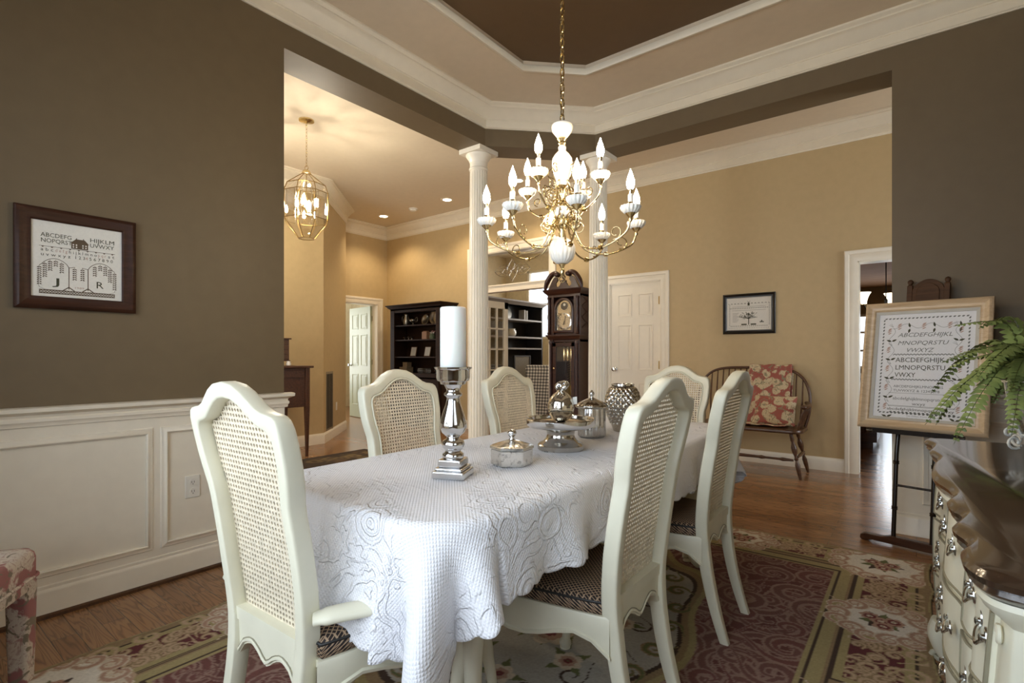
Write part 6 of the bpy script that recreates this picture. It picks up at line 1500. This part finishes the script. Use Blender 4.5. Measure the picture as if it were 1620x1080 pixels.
o = MB().lathe([(0, 0), (.105, 0), (.12, .010), (.13, .014), (.0, .006)], n=28, R=Matrix.Rotation(PI / 2 - .15, 3, 'Y'), cap=False).build('display_plate', 'pewter', None, 60); tag(o, 'grey plate standing at the left of the upper bookcase shelf', 'plate', loc=(-6.35, 7.98, 1.995))
for k, (dy, hh, lb) in enumerate(((.36, .20, 'taller pale book upright on the upper bookcase shelf'), (.44, .19, 'shorter pale book upright beside the taller one on the upper bookcase shelf'))):
    o = MB().box(-.07, -.02, 0, .07, .02, hh).build('book', 'greyin', None, 0, .003); tag(o, lb, 'book', 'books on the upper bookcase shelf', (-6.25, 7.98 + dy, 1.862))
ac = thing('plaid_armchair', 'black and cream plaid armchair in the living room behind the clock', 'armchair', (-4.92, 7.35, 0), .2)
MB().rings([[(x, y + (z - .4) * -.12, z) for x, y in rrect(.82, .20, .08)] for z in (.12, .5, .85, .93)] + [[(x * .93, y * .8 - .066, .985) for x, y in rrect(.82, .20, .08)]]).build('backrest', 'plaid', ac, 50)
for s in (-1, 1): MB().rings([[(s * .36 + x, .36 + y, z) for x, y in rrect(.17, .74, .07)] for z in (.12, .5, .58)] + [[(s * .36 + x * .8, .36 + y * .95, .63) for x, y in rrect(.17, .74, .07)]]).build('arm', 'plaid', ac, 50)
MB().rings([[(x, .40 + y, z) for x, y in rrect(.60, .62, .07)] for z in (.12, .40, .46)]).build('seat', 'plaid', ac, 50)
for s in (-1, 1):
    for y in (0, .66): MB().cyl((s * .34, y, 0), (s * .34, y, .13), .02, .028).build('foot', 'bookdark', ac)
t = thing('side_table', 'pale side table with a dark tray behind the plaid armchair', 'table', (-5.33, 8.6, 0)); MB().prism(rrect(.5, .5, .05), .72, .75).build('table_top', 'stone', t); MB().prism(rrect(.42, .42, .03), .06, .72).build('cabinet', 'stone', t)
o = MB().prism(rrect(.26, .16, .03), 0, .03).build('tray', 'black', None, 30); tag(o, 'small black tray on the pale side table in the living room', 'tray', loc=(-5.33, 8.6, .751))

# ------------------------------------------------------------------ kitchen seen through the right doorway
t = thing('kitchen_island', 'dark kitchen island with pale counter beyond the right doorway', 'island', (-1.0, 8.1, 0))
MB().box(-.62, -.38, .08, .62, .38, .87).box(-.58, -.34, 0, .58, .34, .08).build('cabinet', 'walnut', t, 0, .003); MB().box(-.66, -.42, .87, .66, .42, .905).build('countertop', 'stone', t, 0, .005)
for k in range(2): MB().sweep([(-.56 + k * .57, -.381, .14), (-.56 + k * .57, -.381, .82), (-.02 + k * .57, -.381, .82), (-.02 + k * .57, -.381, .14)], [(0, 0), (0, .012), (-.05, .012), (-.06, 0)], N=(0, -1, 0), closed=True, pclosed=True).build('cabinet_door', 'walnut', t, 0)
t = thing('pendant_chandelier', 'dark scrolled chandelier with a lit frosted bell shade in the kitchen', 'chandelier', (-.30, 8.0, 0))
MB().cyl((0, 0, 1.80), (0, 0, 2.44), .006).lathe([(.0, 1.70), (.02, 1.72), (.03, 1.76), (.015, 1.80), (.02, 1.84), (.008, 1.86)], n=16).lathe([(0, 2.449), (.06, 2.449), (.05, 2.43), (.01, 2.42)], n=20).build('stem', 'black', t)
for k in range(3):
    a = math.radians(200) + k * 2 * PI / 3; c, s = math.cos(a), math.sin(a)
    ar = MB().tube([(p[0] * c, p[0] * s, p[2]) for p in [tuple(q) for q in spline([(.02, 0, 1.76), (.10, 0, 1.70), (.20, 0, 1.72), (.24, 0, 1.80)], 5)]], .008, 8).build('arm', 'black', t)
    MB().lathe([(.03, 1.80), (.035, 1.84), (.045, 1.88), (.062, 1.92), (.078, 1.945), (.074, 1.945), (.055, 1.91), (.03, 1.86)], (.24 * c, .24 * s, 0), 24, cap=False).build('shade', 'shadeglow', ar, 60)
